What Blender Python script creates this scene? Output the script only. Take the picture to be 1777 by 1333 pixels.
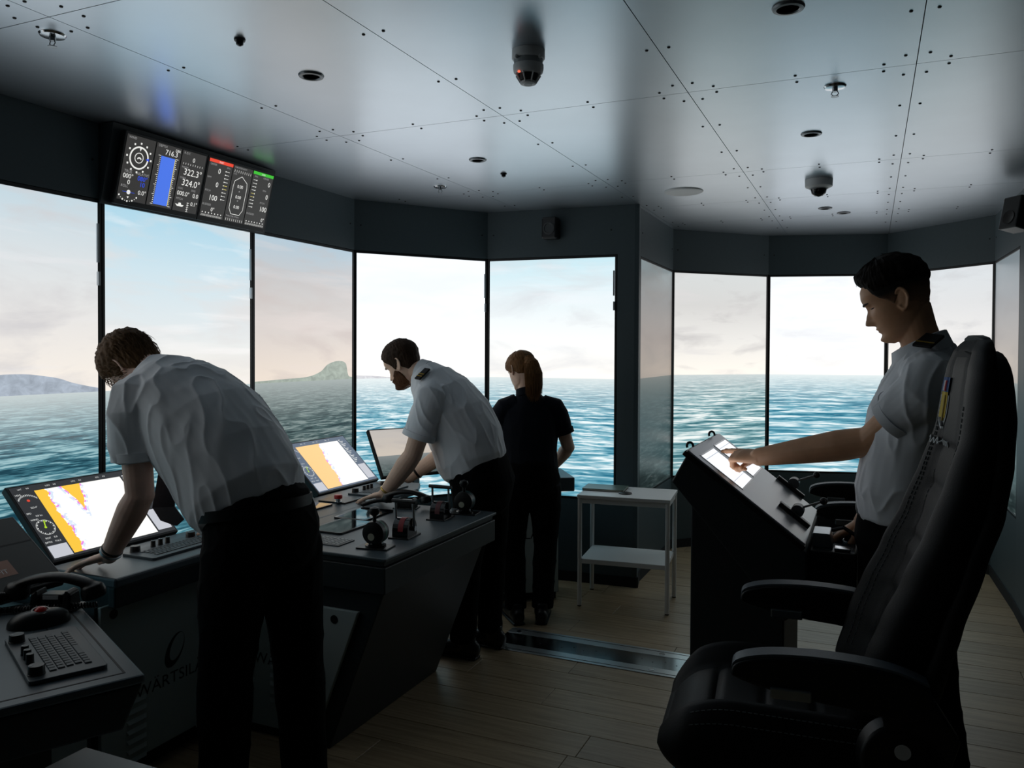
import bpy, bmesh, math, random
import numpy as np
from mathutils import Vector, Matrix, noise
R_ = math.radians
random.seed(7)
scene = bpy.context.scene
for o in list(bpy.data.objects): bpy.data.objects.remove(o)
COL = scene.collection

# ------------------------------------------------------------------ camera, world, exposure
F, PITCH, ROLL, HC, YAW = 1400.0, R_(1.0), 0.0049, 1.595, R_(23.9)
PX, PY = 888.5, 609.3 + F * math.tan(PITCH)
_r0 = Vector((math.cos(YAW), math.sin(YAW), 0)); _f0 = Vector((-math.sin(YAW), math.cos(YAW), 0)); _z = Vector((0, 0, 1))
CF = _f0 * math.cos(PITCH) - _z * math.sin(PITCH); _u0 = _f0 * math.sin(PITCH) + _z * math.cos(PITCH)
CR = _r0 * math.cos(ROLL) + _u0 * math.sin(ROLL); CU = -_r0 * math.sin(ROLL) + _u0 * math.cos(ROLL)
CAM = Vector((0, 0, HC))
cd = bpy.data.cameras.new('camera'); cam = bpy.data.objects.new('camera', cd); COL.objects.link(cam)
cd.sensor_fit = 'HORIZONTAL'; cd.sensor_width = 36.0; cd.lens = F / 1777 * 36.0
cd.shift_y = -(666.5 - PY) / 1777.0; cd.clip_start = 0.05; cd.clip_end = 100
cam.matrix_world = Matrix(((CR.x, CU.x, -CF.x, CAM.x), (CR.y, CU.y, -CF.y, CAM.y), (CR.z, CU.z, -CF.z, CAM.z), (0, 0, 0, 1)))
scene.camera = cam
world = bpy.data.worlds.new('world'); scene.world = world; world.use_nodes = True
world.node_tree.nodes['Background'].inputs[0].default_value = (0.02, 0.024, 0.028, 1)
world.node_tree.nodes['Background'].inputs[1].default_value = 0.0
vs = scene.view_settings
vs.view_transform = 'Standard'; vs.look = 'None'; vs.gamma = 1.0; vs.use_curve_mapping = False
vs.exposure = 1.1
SCREEN_GAIN = 0.53
UI_GAIN = 0.47

# photo pixel -> point on a real surface
def ray(px, py): return CF + CR * ((px - PX) / F) - CU * ((py - PY) / F)
def onz(px, py, z): d = ray(px, py); return CAM + d * ((z - HC) / d.z)
def onx(px, py, x): d = ray(px, py); return CAM + d * (x / d.x)
def ony(px, py, y): d = ray(px, py); return CAM + d * (y / d.y)
def onpl(px, py, p, n): d = ray(px, py); return CAM + d * ((p - CAM).dot(n) / d.dot(n))

# ------------------------------------------------------------------ helpers
def lin(c):
    r = []
    for v in c[:3]:
        v = v / 255.0
        r.append(v / 12.92 if v <= 0.04045 else ((v + 0.055) / 1.055) ** 2.4)
    return tuple(r) + (1.0,)

MATS = {}
def mat(name, rgb, rough=0.6, metal=0.0, bump=0.0, bscale=200.0, var=0.0, vscale=8.0, spec=0.5, emit=None, es=1.0, sheen=0.0, aniso=None, sub=0.0):
    if name in MATS: return MATS[name]
    m = bpy.data.materials.new(name); m.use_nodes = True; nt = m.node_tree; b = nt.nodes['Principled BSDF']
    b.inputs['Base Color'].default_value = lin(rgb); b.inputs['Roughness'].default_value = rough
    b.inputs['Metallic'].default_value = metal; b.inputs['Specular IOR Level'].default_value = spec
    if sheen: b.inputs['Sheen Weight'].default_value = sheen
    if sub:
        b.inputs['Subsurface Weight'].default_value = sub; b.inputs['Subsurface Radius'].default_value = (0.01, 0.004, 0.002)
    tc = nt.nodes.new('ShaderNodeTexCoord')
    src = tc.outputs['Object']
    if aniso:
        mp = nt.nodes.new('ShaderNodeMapping'); mp.inputs['Scale'].default_value = aniso; nt.links.new(src, mp.inputs[0]); src = mp.outputs[0]
    if var:
        n = nt.nodes.new('ShaderNodeTexNoise'); n.inputs['Scale'].default_value = vscale; n.inputs['Detail'].default_value = 4
        nt.links.new(src, n.inputs['Vector'])
        mx = nt.nodes.new('ShaderNodeMix'); mx.data_type = 'RGBA'
        a = lin([max(0, c * (1 - var)) for c in rgb]); c2 = lin([min(255, c * (1 + var)) for c in rgb])
        mx.inputs[6].default_value = a; mx.inputs[7].default_value = c2
        nt.links.new(n.outputs['Fac'], mx.inputs[0]); nt.links.new(mx.outputs[2], b.inputs['Base Color'])
    if bump:
        n = nt.nodes.new('ShaderNodeTexNoise'); n.inputs['Scale'].default_value = bscale; n.inputs['Detail'].default_value = 3
        nt.links.new(src, n.inputs['Vector'])
        bp = nt.nodes.new('ShaderNodeBump'); bp.inputs['Strength'].default_value = bump; bp.inputs['Distance'].default_value = 0.002
        nt.links.new(n.outputs['Fac'], bp.inputs['Height']); nt.links.new(bp.outputs[0], b.inputs['Normal'])
    if emit:
        b.inputs['Emission Color'].default_value = lin(emit); b.inputs['Emission Strength'].default_value = es
    MATS[name] = m
    return m

def glow(name, rgb, s=1.0, base=(8, 8, 9)):
    return mat(name, base, 0.35, emit=rgb, es=s * UI_GAIN)

def empty(name, loc=(0, 0, 0), rz=0.0):
    o = bpy.data.objects.new(name, None); COL.objects.link(o); o.location = loc; o.rotation_euler = (0, 0, rz)
    o.empty_display_size = 0.05
    return o
def tag(o, label, cat, group=None):
    o['label'] = label; o['category'] = cat
    if group: o['group'] = group
    return o
def thing(name, label, cat, loc=(0, 0, 0), rz=0.0, group=None): return tag(empty(name, loc, rz), label, cat, group)
def struct(o): o['kind'] = 'structure'; return o
_mwc = {}
def mworld(o):
    m = Matrix.LocRotScale(o.location, o.rotation_euler, o.scale)
    return mworld(o.parent) @ m if o.parent else m

class MB:
    """collects shapes in world (or local) space; build() links them as one mesh object"""
    def __init__(s): s.v = []; s.f = []; s.uv = {}
    def add(s, vs, fs, M=None):
        b = len(s.v)
        for p in vs:
            p = Vector(p)
            s.v.append(M @ p if M is not None else p)
        for f in fs: s.f.append(tuple(i + b for i in f))
        return s
    def box(s, c, d, M=None):
        x, y, z = c; a, b, e = d[0] / 2, d[1] / 2, d[2] / 2
        vs = [(x + i * a, y + j * b, z + k * e) for k in (-1, 1) for j in (-1, 1) for i in (-1, 1)]
        return s.add(vs, [(0, 2, 3, 1), (4, 5, 7, 6), (0, 1, 5, 4), (2, 6, 7, 3), (0, 4, 6, 2), (1, 3, 7, 5)], M)
    def bx(s, x0, x1, y0, y1, z0, z1, M=None): return s.box(((x0 + x1) / 2, (y0 + y1) / 2, (z0 + z1) / 2), (abs(x1 - x0), abs(y1 - y0), abs(z1 - z0)), M)
    def prism(s, poly, d):
        """poly: 3-D points of a planar polygon, extruded by vector d"""
        n = len(poly); d = Vector(d); a = [Vector(p) for p in poly]
        nrm = Vector((0, 0, 0))
        for i in range(n): nrm += (a[i] - a[0]).cross(a[(i + 1) % n] - a[0])
        if nrm.dot(d) > 0: a.reverse()
        vs = a + [p + d for p in a]
        fs = [tuple(range(n)), tuple(range(2 * n - 1, n - 1, -1))]
        for i in range(n):
            j = (i + 1) % n
            fs.append((j, i, n + i, n + j))
        return s.add(vs, fs)
    def cyl(s, p0, p1, r0, r1=None, n=16, caps=True):
        p0 = Vector(p0); p1 = Vector(p1); r1 = r0 if r1 is None else r1
        t = (p1 - p0).normalized(); a = t.orthogonal().normalized(); b = t.cross(a)
        vs = []
        for p, r in ((p0, r0), (p1, r1)):
            for i in range(n):
                an = 2 * math.pi * i / n; vs.append(p + (a * math.cos(an) + b * math.sin(an)) * r)
        fs = [(i, (i + 1) % n, n + (i + 1) % n, n + i) for i in range(n)]
        if caps: fs += [tuple(range(n - 1, -1, -1)), tuple(range(n, 2 * n))]
        return s.add(vs, fs)
    def tube(s, pts, r, n=8, closed=False):
        pts = [Vector(p) for p in pts]; m = len(pts); rs = r if isinstance(r, (list, tuple)) else [r] * m
        vs = []; a = None
        for k in range(m):
            if closed: t = (pts[(k + 1) % m] - pts[k - 1])
            else: t = pts[min(k + 1, m - 1)] - pts[max(k - 1, 0)]
            t.normalize()
            a = t.orthogonal() if a is None else a - t * a.dot(t)
            if a.length < 1e-6: a = t.orthogonal()
            a.normalize(); b = t.cross(a)
            for i in range(n):
                an = 2 * math.pi * i / n; vs.append(pts[k] + (a * math.cos(an) + b * math.sin(an)) * rs[k])
        fs = []
        for k in range(m if closed else m - 1):
            k2 = (k + 1) % m
            for i in range(n): fs.append((k * n + i, k * n + (i + 1) % n, k2 * n + (i + 1) % n, k2 * n + i))
        if not closed: fs += [tuple(range(n - 1, -1, -1)), tuple(range((m - 1) * n, m * n))]
        return s.add(vs, fs)
    def lathe(s, prof, M=None, n=24):
        """prof: (r, z) from bottom to top; caps closed when r>0 at ends"""
        vs = []; m = len(prof)
        for r, z in prof:
            for i in range(n):
                an = 2 * math.pi * i / n; vs.append((r * math.cos(an), r * math.sin(an), z))
        fs = []
        for k in range(m - 1):
            for i in range(n): fs.append((k * n + i, k * n + (i + 1) % n, (k + 1) * n + (i + 1) % n, (k + 1) * n + i))
        if prof[0][0] > 0: fs.append(tuple(range(n - 1, -1, -1)))
        if prof[-1][0] > 0: fs.append(tuple(range((m - 1) * n, m * n)))
        return s.add(vs, fs, M)
    def ell(s, c, r, M=None, nu=20, nv=12):
        """ellipsoid; M is a 3x3 orientation about c"""
        vs = [(0, 0, -1)]; c = Vector(c)
        for j in range(1, nv):
            ph = -math.pi / 2 + math.pi * j / nv
            for i in range(nu):
                th = 2 * math.pi * i / nu; vs.append((math.cos(ph) * math.cos(th), math.cos(ph) * math.sin(th), math.sin(ph)))
        vs.append((0, 0, 1))
        fs = [(0, 1 + (i + 1) % nu, 1 + i) for i in range(nu)]
        for j in range(nv - 2):
            for i in range(nu): fs.append((1 + j * nu + i, 1 + j * nu + (i + 1) % nu, 1 + (j + 1) * nu + (i + 1) % nu, 1 + (j + 1) * nu + i))
        L = 1 + (nv - 2) * nu
        fs += [(L + i, L + (i + 1) % nu, len(vs) - 1) for i in range(nu)]
        out = []
        for p in vs:
            q = Vector((p[0] * r[0], p[1] * r[1], p[2] * r[2]))
            if M is not None: q = M @ q
            out.append(q + c)
        return s.add(out, fs)
    def etube(s, pts, rx, ry, side, n=24, cap=0.6):
        """tube with elliptic rings: rx along the side vector, ry across it; rounded ends"""
        pts = [Vector(p) for p in pts]; m = len(pts)
        side = side if isinstance(side, list) else [side] * m
        P = []
        for k in range(m):
            t = (pts[min(k + 1, m - 1)] - pts[max(k - 1, 0)]).normalized()
            a = Vector(side[k]); a = (a - t * a.dot(t)).normalized(); b = t.cross(a)
            P.append((pts[k], a, b, rx[k], ry[k], t))
        rings = []
        p, a, b, x, y, t = P[0]; e = min(x, y) * cap
        for q in (0.02, 0.45, 0.8): rings.append((p - t * e * math.cos(math.asin(q)), a, b, x * q, y * q))
        for p, a, b, x, y, t in P: rings.append((p, a, b, x, y))
        p, a, b, x, y, t = P[-1]; e = min(x, y) * cap
        for q in (0.8, 0.45, 0.02): rings.append((p + t * e * math.cos(math.asin(q)), a, b, x * q, y * q))
        vs = []
        for p, a, b, x, y in rings:
            for i in range(n):
                an = 2 * math.pi * i / n; vs.append(p + a * (x * math.cos(an)) + b * (y * math.sin(an)))
        fs = []
        for k in range(len(rings) - 1):
            for i in range(n): fs.append((k * n + i, k * n + (i + 1) % n, (k + 1) * n + (i + 1) % n, (k + 1) * n + i))
        fs += [tuple(range(n - 1, -1, -1)), tuple(range((len(rings) - 1) * n, len(rings) * n))]
        return s.add(vs, fs)
    def mesh(s, name):
        me = bpy.data.meshes.new(name); me.from_pydata([tuple(p) for p in s.v], [], s.f); me.update(); return me
    def build(s, name, m, parent=None, smooth=False, bevel=0.0, local=False, seg=2, ang=40):
        """vertices are world coordinates unless local; the object's origin follows the parent"""
        if parent is not None and not local:
            inv = mworld(parent).inverted(); s.v = [inv @ p for p in s.v]
        org = None
        if parent is None and s.v and not local:
            lo = Vector([min(p[i] for p in s.v) for i in range(3)]); hi = Vector([max(p[i] for p in s.v) for i in range(3)])
            org = Vector(((lo.x + hi.x) / 2, (lo.y + hi.y) / 2, lo.z)); s.v = [p - org for p in s.v]
        me = s.mesh(name); o = bpy.data.objects.new(name, me); COL.objects.link(o)
        if org is not None: o.location = org
        if parent is not None: o.parent = parent
        if m is not None: me.materials.append(m)
        if smooth:
            me.polygons.foreach_set('use_smooth', [True] * len(me.polygons))
            try: me.set_sharp_from_angle(angle=R_(ang))
            except Exception: pass
        if bevel:
            b = o.modifiers.new('bevel', 'BEVEL'); b.width = bevel; b.segments = seg; b.limit_method = 'ANGLE'; b.angle_limit = R_(35)
        return o

def dup(root, loc, rz=None, label=None):
    r = root.copy(); COL.objects.link(r); r.location = loc
    if rz is not None: r.rotation_euler = (0, 0, rz)
    if label: r['label'] = label
    for ch in list(root.children):
        if ch.name not in COL.objects: continue
        c = ch.copy(); COL.objects.link(c); c.parent = r
        for g in list(ch.children):
            d = g.copy(); COL.objects.link(d); d.parent = c
    return r

def frame(o, x, y, z=None):
    """matrix whose columns are the axes x, y, z at origin o"""
    x = Vector(x).normalized(); y = Vector(y); y = (y - x * y.dot(x)).normalized(); z = x.cross(y) if z is None else Vector(z)
    o = Vector(o)
    return Matrix(((x.x, y.x, z.x, o.x), (x.y, y.y, z.y, o.y), (x.z, y.z, z.z, o.z), (0, 0, 0, 1)))

_tc = {}
def text_geo(s):
    if s in _tc: return _tc[s]
    cu = bpy.data.curves.new('txt', 'FONT'); cu.body = s; cu.align_x = 'LEFT'; cu.resolution_u = 3
    ob = bpy.data.objects.new('txt', cu); COL.objects.link(ob)
    dg = bpy.context.evaluated_depsgraph_get(); me = bpy.data.meshes.new_from_object(ob.evaluated_get(dg))
    vs = [v.co.copy() for v in me.vertices]; fs = [tuple(p.vertices) for p in me.polygons]
    bpy.data.objects.remove(ob); bpy.data.curves.remove(cu); bpy.data.meshes.remove(me)
    w = max([v.x for v in vs] + [0.01]); _tc[s] = (vs, fs, w)
    return _tc[s]
def text(mb, s, M, h, x=0, y=0, align='L', sx=1.0):
    """flat lettering of cap height h at (x, y) in the plane of M"""
    vs, fs, w = text_geo(s); k = h / 0.69
    ox = {'L': 0, 'C': -w / 2, 'R': -w}[align]
    mb.add([(x + (v.x + ox) * k * sx, y + v.y * k, 0) for v in vs], fs, M)

def remesh(mb, voxel, smooth=4, fac=0.5):
    me = mb.mesh('tmp'); ob = bpy.data.objects.new('tmp', me); COL.objects.link(ob)
    r = ob.modifiers.new('r', 'REMESH'); r.mode = 'VOXEL'; r.voxel_size = voxel
    if smooth:
        sm = ob.modifiers.new('s', 'SMOOTH'); sm.factor = fac; sm.iterations = smooth
    dg = bpy.context.evaluated_depsgraph_get(); out = bpy.data.meshes.new_from_object(ob.evaluated_get(dg))
    bpy.data.objects.remove(ob); bpy.data.meshes.remove(me)
    return out
def put_mesh(me, name, m, parent):
    me.name = name; o = bpy.data.objects.new(name, me); COL.objects.link(o)
    if parent is not None:
        o.parent = parent; me.transform(mworld(parent).inverted())
    me.materials.clear(); me.materials.append(m)
    me.polygons.foreach_set('use_smooth', [True] * len(me.polygons)); me.update()
    return o
def disp(me, fn):
    n = len(me.vertices); co = np.empty(n * 3); no = np.empty(n * 3)
    me.vertices.foreach_get('co', co); me.vertex_normals.foreach_get('vector', no)
    co = co.reshape(-1, 3); no = no.reshape(-1, 3)
    d = np.array([fn(c, k) for c, k in zip(co, no)])
    co += no * d[:, None]
    me.vertices.foreach_set('co', co.ravel()); me.update()
def copyinto(src, name, parent, M):
    """another object that shares src's mesh"""
    o = bpy.data.objects.new(name, src.data); COL.objects.link(o)
    o.parent = parent
    o.matrix_local = (mworld(parent).inverted() @ M) if parent is not None else M
    return o
# ------------------------------------------------------------------ materials
M_CEIL = mat('ceiling_metal', (212, 221, 229), 0.31, 0.90, bump=0.05, bscale=500, var=0.03, vscale=3)
M_WALL = mat('wall_laminate', (62, 76, 81), 0.55, 0.0, bump=0.05, bscale=400, var=0.06, vscale=60)
M_DARK = mat('dark_recess', (14, 16, 18), 0.8)
M_BEZEL = mat('black_bezel', (12, 13, 15), 0.45)
M_SCREW = mat('screw_black', (20, 22, 25), 0.5, 0.4)
M_STEEL = mat('brushed_steel', (170, 176, 180), 0.3, 0.9, bump=0.08, bscale=60, aniso=(1, 40, 1))
M_CHROME = mat('chrome', (200, 204, 208), 0.18, 1.0)
M_WHITE = mat('white_plastic', (225, 228, 230), 0.45)
M_WPAINT = mat('white_paint', (238, 240, 240), 0.45, bump=0.03)
M_BLACKPL = mat('black_plastic', (12, 13, 15), 0.4, bump=0.1, bscale=600)
M_BLACKGL = mat('black_gloss', (10, 11, 13), 0.12)
M_CONS = mat('console_top', (80, 92, 99), 0.42, 0.15, bump=0.05, bscale=500)
M_CONSD = mat('console_dark', (34, 42, 46), 0.5, bump=0.05, bscale=300)
M_DOOR = mat('cabinet_grey', (168, 184, 186), 0.5, bump=0.12, bscale=350)
M_INK = mat('black_print', (16, 18, 20), 0.6)
M_RED = mat('red_plastic', (190, 30, 28), 0.35)
M_GREEN = mat('green_band', (24, 110, 84), 0.4)
M_REDB = mat('red_band', (150, 32, 40), 0.4)

# ------------------------------------------------------------------ ring of walls (plan, metres)
ZC, ZF, ZB = 2.585, 2.254, 0.574
S = {-1: (-3.10, 0.619), 0: (-3.10, 1.572), 1: (-3.10, 2.525), 2: (-3.10, 3.478), 3: (-3.10, 4.431), 4: (-2.511, 5.225), 5: (-1.567, 5.290)}
CO = (-1.420, 5.300)
RW = {0: (-1.452, 5.46), 1: (-1.459, 6.492), 2: (-0.794, 7.167), 3: (0.128, 7.411), 4: (0.812, 6.685), 5: (0.835, 5.78)}
REND = (0.82, 4.30)

def lab_wall(name, parts):
    o = struct(empty(name)); return o

def vert_panel(mb, a, b, z0, z1, th=0.03, off=0.0):
    """slab whose face runs a->b (room on the left or right decided by th sign), thickness pointing out of the room"""
    a = Vector((a[0], a[1], 0)); b = Vector((b[0], b[1], 0)); d = (b - a).normalized()
    out = Vector((-d.y, d.x, 0))          # left of travel: the ring is walked clockwise seen from above, so left is outside
    a = a + out * off; b = b + out * off
    mb.prism([(a.x, a.y, z0), (b.x, b.y, z0), (b.x, b.y, z1), (a.x, a.y, z1)], out * th)

def screw_on(parent, p, n, r=0.006, m=None):
    n = Vector(n).normalized(); mb = MB().cyl(Vector(p) - n * 0.002, Vector(p) + n * 0.003, r, r * 0.8, 10)
    return mb.build('screw', m or M_SCREW, parent, smooth=True)

def wall_run(name, segs, full=(), screws=True):
    """segs: list of (a, b, has_screen)"""
    w = struct(empty(name))
    for a, b, scr in segs:
        if scr:
            mb = MB(); vert_panel(mb, a, b, ZF, ZC + 0.02); f = mb.build('fascia_panel', M_WALL, w)
            mb = MB(); vert_panel(mb, a, b, 0, ZB); mb.build('lower_panel', M_WALL, w)
            mb = MB(); vert_panel(mb, a, b, ZB, ZF, 0.03, 0.075); mb.build('recess_panel', M_DARK, w)
            mb = MB(); vert_panel(mb, a, b, 0, 0.07, -0.008); mb.build('skirting', M_DARK, w)
            if screws:
                av = Vector((a[0], a[1], 0)); bv = Vector((b[0], b[1], 0)); d = (bv - av).normalized(); inn = Vector((d.y, -d.x, 0))
                for t in (0.045, (bv - av).length - 0.045):
                    q = av + d * t; q.z = 2.42; screw_on(f, q, inn)
        else:
            mb = MB(); vert_panel(mb, a, b, 0, ZC + 0.02); mb.build('wall_panel', M_WALL, w)
            mb = MB(); vert_panel(mb, a, b, 0, 0.07, -0.008); mb.build('skirting', M_DARK, w)
    return w
wall_run('wall_left', [((-3.10, -1.6), S[-1], False)] + [(S[i], S[i + 1], True) for i in range(-1, 3)])
wall_run('wall_front_left', [(S[3], S[4], True)])
wall_run('wall_front', [(S[4], S[5], True), (S[5], CO, False)])
wall_run('wall_alcove_left', [(CO, RW[0], False), (RW[0], RW[1], True)])
wall_run('wall_alcove_front_left', [(RW[1], RW[2], True)])
wall_run('wall_alcove_front', [(RW[2], RW[3], True)])
wall_run('wall_alcove_front_right', [(RW[3], RW[4], True)])
wall_run('wall_alcove_right', [(RW[4], RW[5], True), (RW[5], REND, False)])
wall_run('wall_right', [(REND, (2.4, 4.30), False), ((2.4, 4.30), (2.4, -1.6), False)])
wall_run('wall_back', [((2.4, -1.6), (-3.10, -1.6), False)])

# ceiling: riveted metal panels with hairline joints
ceil = struct(MB().bx(-3.4, 2.6, -1.8, 7.7, ZC + 0.012, ZC + 0.05).build('ceiling', M_DARK))
CX = [-3.4, -2.25, -1.425, -0.645, 0.135, 0.93, 2.6]; CY = [-1.8, 0.2, 1.655, 3.10, 4.58, 5.47, 6.25, 7.7]
scr_src = None
for i in range(len(CX) - 1):
    for j in range(len(CY) - 1):
        x0, x1, y0, y1 = CX[i] + 0.0015, CX[i + 1] - 0.0015, CY[j] + 0.0015, CY[j + 1] - 0.0015
        p = MB().bx(x0, x1, y0, y1, ZC, ZC + 0.012).build('ceiling_panel', M_CEIL, ceil)
        if y1 < 1.2 or x0 > 0.9: continue
        pts = set()
        nx = 2; ny = max(2, int(round((y1 - y0) / 0.5)))
        for e in (x0 + 0.035, x1 - 0.035):
            for k in range(ny + 1):
                t = (0.10 if k == 0 else (y1 - y0 - 0.10 if k == ny else (y1 - y0) * k / ny)); pts.add((e, y0 + t))
        for e in (y0 + 0.035, y1 - 0.035):
            for t in (0.10, (x1 - x0) / 2, x1 - x0 - 0.10): pts.add((x0 + t, e))
        for (a, b) in sorted(pts):
            if a < -2.98 or a > 0.85 or b > 7.2: continue
            if scr_src is None:
                scr_src = MB().lathe([(0.0001, -0.003), (0.0045, -0.002), (0.006, 0.001)], n=10).build('screw', M_SCREW, p, smooth=True, local=True)
                scr_src.matrix_local = mworld(p).inverted() @ Matrix.Translation((a, b, ZC - 0.0008))
            else: copyinto(scr_src, 'screw', p, Matrix.Translation((a, b, ZC - 0.0008)))

# floor: oak laminate planks where the camera can see them
def plank_mat():
    m = bpy.data.materials.new('oak_laminate'); m.use_nodes = True; nt = m.node_tree; b = nt.nodes['Principled BSDF']
    tc = nt.nodes.new('ShaderNodeTexCoord'); mp = nt.nodes.new('ShaderNodeMapping'); mp.inputs['Scale'].default_value = (1.2, 22, 1)
    oi = nt.nodes.new('ShaderNodeObjectInfo'); ad = nt.nodes.new('ShaderNodeVectorMath'); ad.operation = 'ADD'
    sc = nt.nodes.new('ShaderNodeVectorMath'); sc.operation = 'SCALE'; sc.inputs['Scale'].default_value = 17.0
    cb = nt.nodes.new('ShaderNodeCombineXYZ')
    for k in range(3): nt.links.new(oi.outputs['Random'], cb.inputs[k])
    nt.links.new(cb.outputs[0], sc.inputs[0]); nt.links.new(tc.outputs['Object'], mp.inputs[0])
    nt.links.new(mp.outputs[0], ad.inputs[0]); nt.links.new(sc.outputs[0], ad.inputs[1])
    n = nt.nodes.new('ShaderNodeTexNoise'); n.inputs['Scale'].default_value = 3.0; n.inputs['Detail'].default_value = 7; n.inputs['Distortion'].default_value = 0.6
    nt.links.new(ad.outputs[0], n.inputs['Vector'])
    cr = nt.nodes.new('ShaderNodeValToRGB'); cr.color_ramp.elements[0].position = 0.3; cr.color_ramp.elements[1].position = 0.75
    cr.color_ramp.elements[0].color = lin((152, 132, 104)); cr.color_ramp.elements[1].color = lin((190, 170, 138))
    nt.links.new(n.outputs['Fac'], cr.inputs[0])
    hs = nt.nodes.new('ShaderNodeHueSaturation'); mr = nt.nodes.new('ShaderNodeMapRange'); mr.inputs[3].default_value = 0.85; mr.inputs[4].default_value = 1.1
    nt.links.new(oi.outputs['Random'], mr.inputs[0]); nt.links.new(mr.outputs[0], hs.inputs['Value']); nt.links.new(cr.outputs[0], hs.inputs['Color'])
    nt.links.new(hs.outputs[0], b.inputs['Base Color']); b.inputs['Roughness'].default_value = 0.42
    bp = nt.nodes.new('ShaderNodeBump'); bp.inputs['Strength'].default_value = 0.12; bp.inputs['Distance'].default_value = 0.002
    nt.links.new(n.outputs['Fac'], bp.inputs['Height']); nt.links.new(bp.outputs[0], b.inputs['Normal'])
    return m
M_OAK = plank_mat()
floor = struct(MB().bx(-3.4, 2.6, -1.8, 7.7, -0.06, -0.008).build('floor', mat('floor_base', (92, 78, 60), 0.7)))
PW, PL = 0.192, 1.28
rng = random.Random(3); src = {}
y = 1.25; row = 0
while y < 7.4:
    x = -3.3 - rng.random() * PL
    while x < 0.95:
        L = PL; key = 'p'
        mb = MB().bx(-L / 2 + 0.0012, L / 2 - 0.0012, -PW / 2 + 0.0012, PW / 2 - 0.0012, -0.008, 0.0)
        if key not in src:
            o = mb.build('plank', M_OAK, floor, local=True, bevel=0.0015, seg=1); src[key] = o
            o.matrix_local = mworld(floor).inverted() @ Matrix.Translation((x + L / 2, y + PW / 2, 0))
        else:
            o = copyinto(src[key], 'plank', floor, Matrix.Translation((x + L / 2, y + PW / 2, 0)))
            b = o.modifiers.new('bevel', 'BEVEL'); b.width = 0.0015; b.segments = 1; b.limit_method = 'ANGLE'
        x += L
    y += PW; row += 1
for (x0, x1, y0, y1) in ((-3.4, 2.6, -1.8, 1.25),):
    MB().bx(x0, x1, y0, y1, -0.008, 0.0).build('floor_field', M_OAK, floor)

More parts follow.
